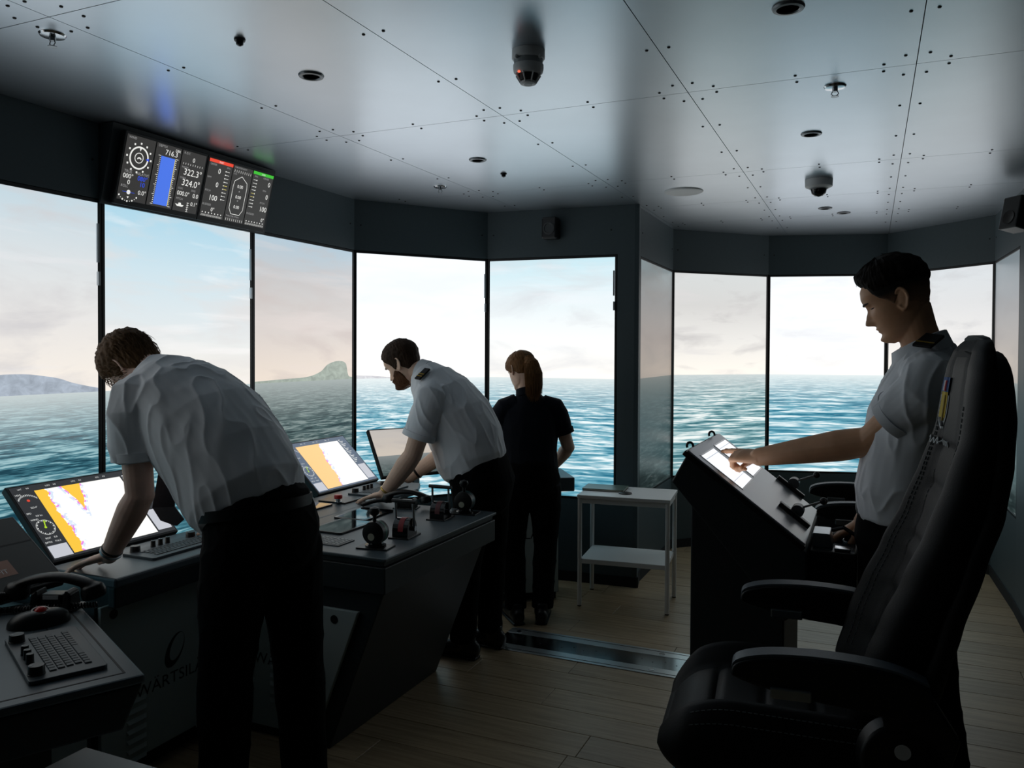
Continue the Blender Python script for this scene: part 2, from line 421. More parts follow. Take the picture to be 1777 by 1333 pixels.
# ------------------------------------------------------------------ simulator screens
def sea_mat(name, sky, seac, strength=1.0, seed=0.0, hill=None, cloud=0.5, cloudc=(200, 196, 194), contrast=1.0, haze=(220, 222, 220), hillc=(120, 130, 120), foam=0.5, xs=1.0, sg=1.0):
    """sky: colours from the horizon upwards; seac: (dark, mid, light)"""
    m = bpy.data.materials.new(name); m.use_nodes = True; nt = m.node_tree; N = nt.nodes.new; Lk = nt.links.new
    b = nt.nodes['Principled BSDF']; b.inputs['Base Color'].default_value = (0.004, 0.004, 0.005, 1); b.inputs['Roughness'].default_value = 0.35
    uv = N('ShaderNodeUVMap'); sp = N('ShaderNodeSeparateXYZ'); Lk(uv.outputs[0], sp.inputs[0])
    U, V = sp.outputs[0], sp.outputs[1]
    def mth(op, a, c=None, clamp=False):
        n = N('ShaderNodeMath'); n.operation = op; n.use_clamp = clamp
        for i, q in enumerate((a, c)):
            if q is None: continue
            if isinstance(q, (int, float)): n.inputs[i].default_value = q
            else: Lk(q, n.inputs[i])
        return n.outputs[0]
    def ramp(fac, stops):
        r = N('ShaderNodeValToRGB'); e = r.color_ramp.elements
        while len(e) < len(stops): e.new(0.5)
        for k, (p, c) in enumerate(stops): e[k].position = p; e[k].color = lin(c)
        Lk(fac, r.inputs[0]); return r.outputs[0]
    def mix(f, a, c):
        n = N('ShaderNodeMix'); n.data_type = 'RGBA'
        if isinstance(f, (int, float)): n.inputs[0].default_value = f
        else: Lk(f, n.inputs[0])
        for i, q in ((6, a), (7, c)):
            if isinstance(q, tuple): n.inputs[i].default_value = lin(q)
            else: Lk(q, n.inputs[i])
        return n.outputs[2]
    def nz(x, y_, z, scale, detail=5, dist=0.0, rough=0.55):
        c = N('ShaderNodeCombineXYZ')
        for i, q in enumerate((x, y_, z)):
            if isinstance(q, (int, float)): c.inputs[i].default_value = q
            else: Lk(q, c.inputs[i])
        n = N('ShaderNodeTexNoise'); n.inputs['Scale'].default_value = scale; n.inputs['Detail'].default_value = detail
        n.inputs['Distortion'].default_value = dist; n.inputs['Roughness'].default_value = rough
        Lk(c.outputs[0], n.inputs['Vector']); return n.outputs['Fac']
    H = 1.408
    s = mth('SUBTRACT', V, H)
    st = mth('DIVIDE', s, 0.85, True)
    k = len(sky); skyc = ramp(st, [(i / (k - 1), c) for i, c in enumerate(sky)])
    cl = nz(mth('MULTIPLY', U, 0.9), mth('MULTIPLY', s, 3.2), seed, 1.6, 6, 0.5)
    clr = N('ShaderNodeMapRange'); clr.inputs[1].default_value = 0.48; clr.inputs[2].default_value = 0.68; Lk(cl, clr.inputs[0])
    skyc = mix(mth('MULTIPLY', clr.outputs[0], cloud), skyc, cloudc)
    cl2 = nz(mth('MULTIPLY', U, 0.7), mth('MULTIPLY', s, 6.0), seed + 5, 1.7, 5, 0.3)
    c2 = N('ShaderNodeMapRange'); c2.inputs[1].default_value = 0.55; c2.inputs[2].default_value = 0.72; Lk(cl2, c2.inputs[0])
    skyc = mix(mth('MULTIPLY', c2.outputs[0], cloud * 0.6), skyc, tuple(min(255, c + 28) for c in cloudc))
    # sea in a perspective that shrinks towards the horizon
    d = mth('MAXIMUM', mth('SUBTRACT', H, V), 0.0015)
    ld = mth('LOGARITHM', d, 2.718)
    xu = mth('MULTIPLY', mth('MULTIPLY', U, xs), mth('POWER', d, -0.65))
    w1 = nz(mth('MULTIPLY', xu, 2.0), mth('MULTIPLY', ld, 15.0), seed, 1.0, 4, 0.8)
    w2 = nz(mth('MULTIPLY', xu, 5.0), mth('MULTIPLY', ld, 40.0), seed + 3, 1.0, 3, 0.6)
    wv = mth('ADD', mth('MULTIPLY', w1, 0.55), mth('MULTIPLY', w2, 0.45))
    wv = mth('ADD', mth('MULTIPLY', mth('SUBTRACT', wv, 0.5), 2.2 * contrast), 0.5, True)
    sea = ramp(wv, [(0.15, seac[0]), (0.5, seac[1]), (0.85, seac[2])])
    fo = nz(mth('MULTIPLY', xu, 2.6), mth('MULTIPLY', ld, 34.0), seed + 9, 1.0, 5, 0.4, 0.7)
    fr = N('ShaderNodeMapRange'); fr.inputs[1].default_value = 0.64; fr.inputs[2].default_value = 0.75; Lk(fo, fr.inputs[0])
    sea = mix(mth('MULTIPLY', fr.outputs[0], foam), sea, (240, 246, 246))
    hz = N('ShaderNodeMapRange'); hz.inputs[1].default_value = 0.0; hz.inputs[2].default_value = 0.30; hz.inputs[3].default_value = 0.95; hz.inputs[4].default_value = 0.0
    Lk(d, hz.inputs[0]); hzp = mth('POWER', hz.outputs[0], 1.8)
    sea = mix(hzp, sea, haze)
    if hill:
        fc = N('ShaderNodeFloatCurve'); cv = fc.mapping.curves[0]; pts = hill['pts']
        cv.points[0].location = pts[0]; cv.points[1].location = pts[-1]
        for p in pts[1:-1]: cv.points.new(*p)
        fc.mapping.update()
        Lk(mth('DIVIDE', mth('SUBTRACT', U, hill['u0']), hill['w'], True), fc.inputs['Value'])
        hh = mth('MULTIPLY', fc.outputs[0], hill['h'])
        hn = nz(mth('MULTIPLY', U, 1.0), mth('MULTIPLY', s, 1.3), seed, 22.0, 6, 0.8)
        hcol = mix(hn, tuple(int(c * 0.72) for c in hillc), tuple(min(255, int(c * 1.22)) for c in hillc))
        msk = mth('MULTIPLY', mth('LESS_THAN', s, hh), mth('GREATER_THAN', hh, 0.002))
        skyc = mix(msk, skyc, hcol)
    col = mix(mth('GREATER_THAN', s, 0.0), sea, skyc)
    Lk(col, b.inputs['Emission Color'])
    Lk(mth('MULTIPLY', mth('ADD', mth('MULTIPLY', mth('GREATER_THAN', s, 0.0), sg - 1.0), 1.0), strength * SCREEN_GAIN), b.inputs['Emission Strength'])
    return m

def screen(a, b, mtl, label, uoff, bez=0.016, grp='tall simulator displays around the bridge'):
    a3 = Vector((a[0], a[1], 0)); b3 = Vector((b[0], b[1], 0)); d = (b3 - a3); L = d.length; d.normalize(); out = Vector((-d.y, d.x, 0))
    mid = (a3 + b3) / 2
    t = thing('display_screen', label, 'display', (mid.x, mid.y, ZB), math.atan2(d.y, d.x), grp)
    g = 0.0015; mb = MB(); x0, x1 = -L / 2 + g, L / 2 - g; h = ZF - ZB - 0.002; z0 = 0.001; D = 0.055
    mb.bx(x0, x0 + bez, 0.0, D, z0, h); mb.bx(x1 - bez, x1, 0.0, D, z0, h); mb.bx(x0 + bez, x1 - bez, 0.0, D, z0, z0 + bez); mb.bx(x0 + bez, x1 - bez, 0.0, D, h - bez, h)
    mb.bx(x0 + bez, x1 - bez, 0.03, D, z0 + bez, h - bez)
    mb.build('frame', M_BEZEL, t, local=True, bevel=0.002)
    pm = bpy.data.meshes.new('panel'); xs = (x0 + bez, x1 - bez); zs = (z0 + bez, h - bez)
    pm.from_pydata([(xs[0], 0.004, zs[0]), (xs[1], 0.004, zs[0]), (xs[1], 0.004, zs[1]), (xs[0], 0.004, zs[1]),
                    (xs[0], 0.031, zs[0]), (xs[1], 0.031, zs[0]), (xs[1], 0.031, zs[1]), (xs[0], 0.031, zs[1])], [],
                   [(0, 1, 2, 3), (4, 7, 6, 5), (0, 4, 5, 1), (1, 5, 6, 2), (2, 6, 7, 3), (3, 7, 4, 0)])
    uvl = pm.uv_layers.new(name='UVMap')
    for lp in pm.loops:
        v = pm.vertices[lp.vertex_index].co; uvl.data[lp.index].uv = (v.x + L / 2 + uoff, v.z + ZB)
    pm.materials.append(mtl); po = bpy.data.objects.new('panel', pm); COL.objects.link(po); po.parent = t
    return t, L
TEAL = ((24, 62, 76), (66, 118, 132), (150, 186, 192))
DKG = ((34, 48, 50), (66, 86, 86), (126, 140, 138))
CYAN = ((36, 108, 134), (108, 168, 186), (228, 240, 242))
GREY = ((54, 104, 114), (128, 168, 174), (232, 238, 236))
OFFAXIS = ((14, 22, 22), (30, 42, 42), (64, 76, 76))  # sea tones darkened to stand in for a display seen side-on
WARM = (238, 228, 216)
sc_defs = [
 (S[-1], S[0], sea_mat('screen_a', [(236, 226, 214), (222, 218, 214), (206, 214, 218), (178, 200, 212)], TEAL, 1.0, 1.0, cloudc=(206, 204, 203)), 'tall simulator display beside the keyboard wing, showing grey cloud over teal sea'),
 (S[0], S[1], sea_mat('screen_b', [(238, 229, 218), (222, 219, 216), (208, 214, 217), (184, 204, 214)], TEAL, 1.0, 2.3, contrast=1.8, xs=0.8, hill=dict(u0=0.05, w=0.95, h=0.085, pts=[(0, 0.55), (0.3, 0.75), (0.52, 1.0), (0.68, 0.85), (0.82, 0.45), (0.93, 0.2), (1, 0.08)]), hillc=(158, 168, 180), cloud=0.8, cloudc=(198, 196, 198), haze=(196, 204, 204)), 'tall simulator display with hazy blue hills on the horizon'),
 (S[1], S[2], sea_mat('screen_c', [(238, 230, 220), (216, 222, 224), (196, 216, 225), (164, 204, 222)], TEAL, 1.0, 4.1, contrast=1.8, xs=0.8, cloud=0.75, cloudc=(214, 211, 210), haze=(190, 200, 200)), 'tall simulator display with pale blue sky under the overhead instrument panel'),
 (S[2], S[3], sea_mat('screen_d', [(226, 212, 198), (206, 198, 193), (192, 190, 190), (170, 192, 206)], DKG, 1.0, 6.4, contrast=1.8, xs=0.8, hill=dict(u0=0.0, w=0.953, h=0.118, pts=[(0, 0.08), (0.32, 0.16), (0.48, 0.2), (0.62, 0.42), (0.74, 0.9), (0.84, 1.0), (0.91, 0.85), (0.95, 0.14), (1, 0.1)]), hillc=(150, 160, 150), cloudc=(192, 180, 176), haze=(160, 168, 166), cloud=0.6), 'tall simulator display showing a steep rocky island on the horizon'),
 (S[3], S[4], sea_mat('screen_e', [(255, 251, 246), (246, 248, 250), (242, 246, 250), (240, 245, 250)], CYAN, 1.0, 8.2, sg=1.0, contrast=1.5, foam=0.7, hill=dict(u0=0.0, w=0.3, h=0.025, pts=[(0, 0.9), (0.4, 0.7), (0.8, 0.35), (1, 0)]), hillc=(206, 206, 216), cloud=0.35, cloudc=(222, 228, 235), haze=(232, 238, 238)), 'tall simulator display with blown-out white sky behind the bearded officer'),
 (S[4], S[5], sea_mat('screen_f', [(250, 246, 240), (240, 242, 242), (222, 234, 238), (190, 222, 232)], CYAN, 1.0, 10.5, sg=1.0, xs=0.7, contrast=1.5, foam=0.7, cloud=0.6, cloudc=(208, 210, 214), haze=(218, 226, 226)), 'tall simulator display behind the woman in navy'),
 (RW[0], RW[1], sea_mat('screen_g', [(142, 128, 116), (128, 118, 112), (116, 116, 116), (128, 142, 146)], OFFAXIS, 0.9, 12.0, cloud=0.4, cloudc=(104, 98, 94), haze=(84, 88, 84), foam=0.15), 'simulator display with side-on dimming painted into its picture, on the alcove side wall beside the corner column'),  # side-on dimming painted into the sky and sea colours
 (RW[1], RW[2], sea_mat('screen_h', [(246, 240, 230), (226, 224, 220), (206, 205, 203), (206, 210, 210)], GREY, 1.0, 14.7, xs=0.5, contrast=1.7, foam=0.75, cloud=0.9, cloudc=(184, 181, 181), haze=(198, 206, 206)), 'tall simulator display with grey cloud behind the sloped control pod'),
 (RW[2], RW[3], sea_mat('screen_i', [(252, 248, 242), (246, 248, 250), (244, 248, 252), (242, 247, 252)], CYAN, 1.0, 17.2, sg=1.0, xs=0.5, contrast=1.6, foam=0.75, cloud=0.5, cloudc=(216, 217, 221), haze=(226, 234, 234)), 'tall simulator display with white sky behind the pointing arm of the standing officer'),
 (RW[3], RW[4], sea_mat('screen_j', [(244, 236, 224), (226, 224, 222), (214, 215, 216), (210, 216, 220)], GREY, 1.0, 19.9, xs=0.5, contrast=1.6, foam=0.7, cloud=0.75, cloudc=(190, 190, 193), haze=(206, 212, 212)), "tall simulator display behind the standing officer's back"),
 (RW[4], RW[5], sea_mat('screen_k', [(156, 144, 132), (140, 134, 130), (120, 124, 128), (116, 128, 134)], OFFAXIS, 0.9, 22.0, cloud=0.4, cloudc=(116, 112, 112), haze=(110, 116, 114), foam=0.15), 'simulator display with side-on dimming painted into its picture, on the alcove wall beyond the helm chairs'),  # picture colours darkened in place of the screen's fall-off at a slant
]
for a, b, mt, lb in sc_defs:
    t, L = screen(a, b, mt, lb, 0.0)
    if a == S[-1]: t.name = 'display_screen_left_offscreen'
    if a in (S[0], S[1], S[3], S[4]):
        x = L / 2 - 0.022
        MB().bx(x - 0.006, x + 0.004, -0.008, -0.0005, 1.40, 1.57).bx(x - 0.004, x + 0.006, -0.012, -0.0005, 1.30, 1.36).build('latch_bar', M_STEEL, t, local=True)
# ------------------------------------------------------------------ overhead instrument displays
def overhead():
    p0 = Vector((-3.08, 2.5, 2.245)); up = Vector((0.08, 0, 0.305)).normalized(); ax = Vector((0, 1, 0)); n = ax.cross(up)   # n faces the room (+x, down)
    if n.x < 0: n = -n
    def q(px, py): v = onpl(px, py, p0, n) - p0; return v.dot(ax), v.dot(up)
    C1 = [q(192, 340), q(330, 365), q(218, 232), q(356, 270)]; C2 = [q(335, 372), q(446, 393), q(362, 273), q(473, 308)]
    def rect(C): return ((C[0][0] + C[2][0]) / 2, (C[1][0] + C[3][0]) / 2, (C[0][1] + C[1][1]) / 2, (C[2][1] + C[3][1]) / 2)
    r1 = rect(C1); r2 = rect(C2); b0, b1 = min(r1[2], r2[2]), max(r1[3], r2[3])
    zt = 0.335
    # housing that hangs from the fascia behind both displays
    h = MB(); y0 = 2.5 + r1[0] - 0.05; y1 = 2.5 + r2[1] + 0.05
    h.prism([(-3.098, y0, 2.235), (-3.085, y0, 2.235), (-3.005, y0, 2.58), (-3.098, y0, 2.58)], (0, y1 - y0, 0))
    hs = h.build('display_housing', M_CONSD); tag(hs, 'dark housing under the ceiling that carries the two instrument displays', 'housing')
    def one(r, label):
        w = r[1] - r[0]; hh = b1 - b0
        org = p0 + ax * r[0] + up * b0 + n * 0.012
        t = thing('overhead_display', label, 'display', tuple(org))
        M = frame(org, ax, up, n)
        MB().box((w / 2, hh / 2 - 0.006, 0.0), (w + 0.022, hh + 0.036, 0.024), M).build('casing', M_BEZEL, t, bevel=0.003)
        return t, M @ Matrix.Translation((0, 0, 0.0125)), w, hh
    W_ = glow('ui_white', (236, 236, 232), 1.0); G_ = glow('ui_grey', (150, 150, 150), 1.0); B_ = glow('ui_blue', (74, 118, 232), 1.0); B2_ = glow('ui_deepblue', (40, 80, 235), 1.0)
    Y_ = glow('ui_yellow', (222, 206, 110), 1.0); RD = glow('ui_red', (232, 70, 48), 1.0); GN = glow('ui_green', (60, 190, 50), 1.0)
    PN = glow('ui_panel', (52, 51, 50), 1.0)
    def ring(mb, M, cx, cy, r0, r1, n=40, a0=0, a1=2 * math.pi):
        vs = []
        for i in range(n + 1):
            a = a0 + (a1 - a0) * i / n
            vs += [(cx + r0 * math.cos(a), cy + r0 * math.sin(a), 0), (cx + r1 * math.cos(a), cy + r1 * math.sin(a), 0)]
        mb.add(vs, [(2 * i, 2 * i + 1, 2 * i + 3, 2 * i + 2) for i in range(n)], M)
    def rc(mb, M, x0, y0, x1, y1): mb.add([(x0, y0, 0), (x1, y0, 0), (x1, y1, 0), (x0, y1, 0)], [(0, 1, 2, 3)], M)
    # ---- wind / depth / heading
    t, M, w, h = one(r1, 'overhead display with wind dial, blue depth bar and heading figures')
    pan = MB(); rc0 = None; wh = MB(); gr = MB(); bl = MB(); b2 = MB(); ye = MB()
    M1 = M @ Matrix.Translation((0, 0, 0.001)); M2 = M @ Matrix.Translation((0, 0, 0.002)); M3 = M @ Matrix.Translation((0, 0, 0.003))
    X = lambda a: a * w
    Y = lambda a: (1 - a) * h
    cols = [(0.0, 0.335), (0.350, 0.665), (0.680, 1.0)]
    for a, b in cols: rc(pan, M1, X(a), 0, X(b), h)
    cx, cy = X(0.17), Y(0.32); ring(wh, M2, cx, cy, 0.044, 0.051); ring(wh, M2, cx, cy, 0.020, 0.0235)
    wh.add([(cx - 0.008, cy + 0.050, 0), (cx + 0.008, cy + 0.050, 0), (cx, cy + 0.030, 0)], [(0, 2, 1)], M3)
    b2.add([(cx + 0.052, cy - 0.006, 0), (cx + 0.052, cy + 0.008, 0), (cx + 0.036, cy + 0.001, 0)], [(0, 1, 2)], M3)
    for i in range(12):
        a = math.pi / 2 - i * math.pi / 6; px, py = cx + 0.064 * math.cos(a), cy + 0.064 * math.sin(a)
        rc(wh, M2, px - 0.004, py - 0.004, px + 0.004, py + 0.004)
    for i in range(4): ring(wh, M2, cx + 0.002, cy - 0.012 + i * 0.001, 0.010, 0.013, 10, 0.5, 2.6)
    T = lambda mb, s, x, y, hh, al='L': text(mb, s, M2, hh, X(x), Y(y), al)
    T(gr, 'WIND', 0.02, 0.055, 0.010); T(gr, 'TRUE', 0.03, 0.575, 0.012); T(gr, 'RELATIVE', 0.175, 0.575, 0.011); T(gr, 'ROLL', 0.02, 0.80, 0.011)
    T(wh, '000\u00b0', 0.14, 0.66, 0.020, 'R'); T(wh, '0', 0.115, 0.75, 0.020, 'R'); T(b2, '080\u00b0', 0.31, 0.66, 0.020, 'R'); T(b2, '10', 0.29, 0.75, 0.020, 'R'); T(wh, '0.0\u00b0', 0.32, 0.875, 0.019, 'R')
    rc(b2, M2, X(0.05), Y(0.872), X(0.19), Y(0.866)); ring(wh, M2, X(0.12), Y(0.868), 0.0, 0.010, 16)
    for i in range(9):
        a = math.pi * (1.22 + 0.56 * i / 8); ring(wh, M2, X(0.12) + 0.060 * math.cos(a), Y(0.80) + 0.060 * math.sin(a), 0.0, 0.0042 if i % 2 == 0 else 0.002, 8)
    wh.add([(X(0.12) - 0.006, Y(0.935), 0), (X(0.12) + 0.006, Y(0.935), 0), (X(0.12), Y(0.965), 0)], [(0, 2, 1)], M3)
    T(gr, 'DEPTH', 0.37, 0.055, 0.011); T(wh, '716.3', 0.62, 0.155, 0.023, 'R'); T(wh, 'DBK', 0.655, 0.07, 0.011, 'R')
    rc(bl, M2, X(0.425), Y(0.965), X(0.60), Y(0.19)); rc(ye, M2, X(0.60), Y(0.965), X(0.607), Y(0.19))
    for i in range(26):
        yy = 0.965 - 0.775 * i / 25; L = 0.03 if i % 5 == 0 else 0.013
        rc(wh, M2, X(0.42 - L), Y(yy) - 0.0012, X(0.42), Y(yy) + 0.0012); rc(wh, M2, X(0.610), Y(yy) - 0.0012, X(0.610 + L), Y(yy) + 0.0012)
    T(gr, 'R.O.T.', 0.70, 0.055, 0.010); T(wh, '0', 0.84, 0.16, 0.020, 'C')
    for i in range(9): rc(wh, M2, X(0.71 + 0.032 * i), Y(0.225), X(0.714 + 0.032 * i), Y(0.195))
    T(gr, 'MAGN', 0.70, 0.285, 0.009); T(wh, '322.3\u00b0', 0.975, 0.39, 0.030, 'R'); T(gr, 'GYRO', 0.70, 0.46, 0.009); T(wh, '324.0\u00b0', 0.975, 0.565, 0.030, 'R')
    T(gr, 'COG', 0.70, 0.635, 0.009); T(gr, 'SOG', 0.88, 0.635, 0.009); T(wh, '000.0\u00b0', 0.86, 0.735, 0.020, 'R'); T(wh, '0.0', 0.985, 0.735, 0.020, 'R')
    T(gr, 'PITCH', 0.70, 0.81, 0.010); T(wh, '0.1\u00b0', 0.99, 0.875, 0.018, 'R')
    wh.add([(X(0.70), Y(0.885), 0), (X(0.73), Y(0.92), 0), (X(0.80), Y(0.92), 0), (X(0.815), Y(0.89), 0), (X(0.78), Y(0.89), 0), (X(0.775), Y(0.86), 0), (X(0.745), Y(0.86), 0), (X(0.74), Y(0.89), 0)], [tuple(range(8))], M2)
    rc(wh, M2, X(0.862), Y(0.99), X(0.866), Y(0.83))
    for i in range(5): rc(wh, M2, X(0.85), Y(0.985 - 0.036 * i) - 0.001, X(0.88), Y(0.985 - 0.036 * i) + 0.001)
    pn = pan.build('screen', PN, t)
    for mb, mt, nm in ((wh, W_, 'figures'), (gr, G_, 'captions'), (bl, B_, 'depth_bar'), (b2, B2_, 'blue_figures'), (ye, Y_, 'scale_line')): mb.build(nm, mt, pn)['kind'] = 'stuff'
    # ---- thrusters
    t, M, w, h = one(r2, 'overhead display with red and green headers and a ship outline')
    pan = MB(); wh = MB(); gr = MB(); rd = MB(); gn = MB(); ye = MB()
    M1 = M @ Matrix.Translation((0, 0, 0.001)); M2 = M @ Matrix.Translation((0, 0, 0.002)); M3 = M @ Matrix.Translation((0, 0, 0.003))
    for a, b in [(0.0, 0.345), (0.358, 0.655), (0.668, 1.0)]: rc(pan, M1, X(a), 0, X(b), h)
    rc(rd, M2, X(0.0), Y(0.055), X(0.345), Y(0.0)); rc(gn, M2, X(0.668), Y(0.055), X(1.0), Y(0.0))
    text(wh, 'PORT', M3, 0.008, X(0.17), Y(0.045), 'C'); text(wh, 'STBD', M3, 0.008, X(0.83), Y(0.045), 'C')
    for ox, sgn in ((0.0, 1), (0.668, -1)):
        xr = ox + (0.20 if sgn > 0 else 0.32)
        cap = ('ORDER', 'RPM', 'PITCH', 'RUDDER')
        T(gr, 'ORDER', ox + (0.02 if sgn > 0 else 0.17), 0.105, 0.009); T(gr, 'ENG', ox + (0.26 if sgn > 0 else 0.03), 0.105, 0.008)
        T(wh, '0', xr - 0.02, 0.225, 0.024, 'R'); T(gr, 'RPM', ox + (0.01 if sgn > 0 else 0.2), 0.33, 0.009); T(wh, '0', xr - 0.02, 0.46, 0.024, 'R')
        T(gr, 'PITCH', ox + (0.01 if sgn > 0 else 0.19), 0.56, 0.009); T(wh, '100', xr, 0.70, 0.026, 'R'); T(gr, 'RUDDER', ox + 0.01, 0.80, 0.010); T(wh, '0\u00b0', xr - 0.01, 0.89, 0.019, 'R')
        for i in range(9):
            yy = 0.16 + 0.062 * i; x0 = ox + (0.25 if sgn > 0 else 0.02)
            (ye if i == 4 else wh); mb = ye if i in (4, 5) else wh
            rc(mb, M2, X(x0), Y(yy) - 0.0011, X(x0 + 0.06), Y(yy) + 0.0011); rc(wh, M2, X(x0 + (0.0 if sgn > 0 else 0.05)), Y(yy) - 0.003, X(x0 + (0.01 if sgn > 0 else 0.06)), Y(yy) + 0.003)
        for i in range(7): ring(wh, M2, X(ox + 0.03 + 0.045 * i), Y(0.925), 0, 0.0034, 8)
        for i in range(22): rc(wh, M2, X(ox + 0.02 + 0.0138 * i), Y(0.99), X(ox + 0.0235 + 0.0138 * i), Y(0.955))
    T(gr, 'THRUSTER BOW', 0.372, 0.045, 0.008); T(gr, 'THRUSTER STERN', 0.372, 0.915, 0.008); T(gr, 'LOG', 0.37, 0.16, 0.008)
    for i in range(9):
        rc(wh, M2, X(0.38 + 0.031 * i), Y(0.12), X(0.384 + 0.031 * i), Y(0.075)); rc(wh, M2, X(0.38 + 0.031 * i), Y(0.985), X(0.384 + 0.031 * i), Y(0.94))
    outl = [(0.505, 0.17), (0.60, 0.27), (0.61, 0.36), (0.61, 0.76), (0.57, 0.86), (0.44, 0.86), (0.40, 0.76), (0.40, 0.36), (0.41, 0.27)]
    for i in range(len(outl)):
        a = Vector((X(outl[i][0]), Y(outl[i][1]), 0)); b = Vector((X(outl[(i + 1) % 9][0]), Y(outl[(i + 1) % 9][1]), 0)); dd = (b - a).normalized(); nn = Vector((-dd.y, dd.x, 0)) * 0.0013
        wh.add([a + nn, a - nn, b - nn, b + nn], [(0, 1, 2, 3)], M2)
    for yy in (0.38, 0.57, 0.75): T(wh, '0.00', 0.505, yy, 0.016, 'C')
    for yy, sg in ((0.45, 1), (0.60, -1)): gr.add([(X(0.505) - 0.005, Y(yy), 0), (X(0.505) + 0.005, Y(yy), 0), (X(0.505), Y(yy) + 0.008 * sg, 0)], [(0, 1, 2) if sg > 0 else (0, 2, 1)], M2)
    pn = pan.build('screen', PN, t)
    for mb, mt, nm in ((wh, W_, 'figures'), (gr, G_, 'captions'), (rd, RD, 'port_header'), (gn, GN, 'starboard_header'), (ye, Y_, 'amber_ticks')): mb.build(nm, mt, pn)['kind'] = 'stuff'
overhead()

# ------------------------------------------------------------------ consoles
def slab_poly(mb, pts, z0, z1): mb.prism([(p[0], p[1], z0) for p in pts], (0, 0, z1 - z0))
TZ = 0.80
# worktop along the left wall
mb = MB(); slab_poly(mb, [(-2.728, 1.98), (-2.37, 1.98), (-2.37, 4.02), (-2.46, 4.20), (-2.68, 4.20), (-2.728, 4.16)], TZ - 0.035, TZ)
wt = mb.build('console_worktop', M_CONS, bevel=0.008); tag(wt, 'long grey console worktop under the left row of displays', 'worktop')
mb = MB(); slab_poly(mb, [(-2.42, 1.99), (-2.385, 1.99), (-2.385, 2.59), (-2.42, 2.59)], 0.69, TZ - 0.035)
mb.build('front_lip', M_CONSD, wt, bevel=0.006)

def pxpoly_x(x, pts): return [onx(px, py, x) for px, py in pts]
# cabinet with its logo door, standing officer's legs in front of it
XF = -2.455
def logo_disc(mb, c, ax, up, s, n):
    """slanted crescent ring of the maker's emblem, in the plane (ax, up)"""
    c = Vector(c); vs = []; k = 36
    for i in range(k):
        a = 2 * math.pi * i / k
        ox, oy = 0.42 * math.cos(a), 0.60 * math.sin(a); ix, iy = 0.30 * math.cos(a) + 0.07, 0.47 * math.sin(a) + 0.09
        for qx, qy in ((ox, oy), (ix, iy)):
            X_ = qx + 0.35 * qy; vs.append(c + ax * (X_ * s) + up * (qy * s) + n * 0.0012)
    mb.add(vs, [(2 * i, 2 * ((i + 1) % k), 2 * ((i + 1) % k) + 1, 2 * i + 1) for i in range(k)])
def door_x(cab, x, y0, y1, z0, z1, word=None, wy=0, wz=0, wh=0.05, logo=None, hole=None, louv=None):
    d = MB().bx(x - 0.018, x, y0, y1, z0, z1).build('door', M_DOOR, cab, bevel=0.003)
    n = Vector((1, 0, 0)); ax = Vector((0, 1, 0)); up = Vector((0, 0, 1))
    if word:
        t_ = MB(); text(t_, word, frame((x + 0.0012, wy, wz), ax, up, n), wh, 0, 0, 'C', 1.08); t_.build('lettering', M_INK, d)
    if logo: l_ = MB(); logo_disc(l_, (x, logo[0], logo[1]), ax, up, logo[2], n); l_.build('emblem', M_INK, d)
    if hole: MB().cyl((x - 0.004, hole[0], hole[1]), (x + 0.002, hole[0], hole[1]), 0.017, n=20).build('lock', M_BLACKPL, d, smooth=True)
    if louv:
        for lx in louv[0]:
            for k in range(7):
                M = frame((x, lx, louv[1] - 0.036 * k), ax, up, n); MB().add([(-0.045, -0.006, 0), (0.045, -0.006, 0), (0.045, 0.010, 0), (-0.045, 0.010, 0), (-0.038, -0.004, 0.007), (0.038, -0.004, 0.007)], [(0, 1, 5, 4), (3, 4, 5, 2), (0, 4, 3), (1, 2, 5), (0, 3, 2, 1)], M).build('louvre', M_DOOR, d)
    return d
cab = thing('console_cabinet', 'grey console cabinet with the full maker name on its door, under the first chart display', 'cabinet', (-2.75, 2.29, 0), 0, 'console cabinets')
MB().bx(-3.04, XF - 0.02, 1.98, 2.60, 0.07, 0.685).build('body', M_CONSD, cab)
MB().bx(-3.04, XF - 0.06, 1.98, 2.60, 0.0, 0.07).build('plinth', M_DARK, cab)
wl, wr = onx(247, 1196, XF), onx(336, 1166, XF); hl = onx(197, 1066, XF); lg = onx(303, 1127, XF)
door_x(cab, XF, 1.99, 2.595, 0.085, 0.685, 'W\u00c4RTSIL\u00c4', (wl.y + wr.y) / 2 + 0.01, (wl.z + wr.z) / 2 - 0.015, 0.044, (lg.y, lg.z, 0.105), (hl.y, hl.z), ((2.14, 2.47), 0.30))
cab = thing('console_cabinet', 'grey console cabinet mostly hidden below the keyboard wing', 'cabinet', (-2.75, 1.65, 0), 0, 'console cabinets')
MB().bx(-3.04, XF - 0.02, 1.30, 1.965, 0.07, 0.66).build('body', M_CONSD, cab)
MB().bx(-3.04, XF - 0.06, 1.30, 1.965, 0.0, 0.07).build('plinth', M_DARK, cab)
q = onx(128, 1266, XF); door_x(cab, XF, 1.32, 1.935, 0.085, 0.64, 'W\u00c4RTSIL\u00c4', q.y - 0.09, q.z - 0.03, 0.05)
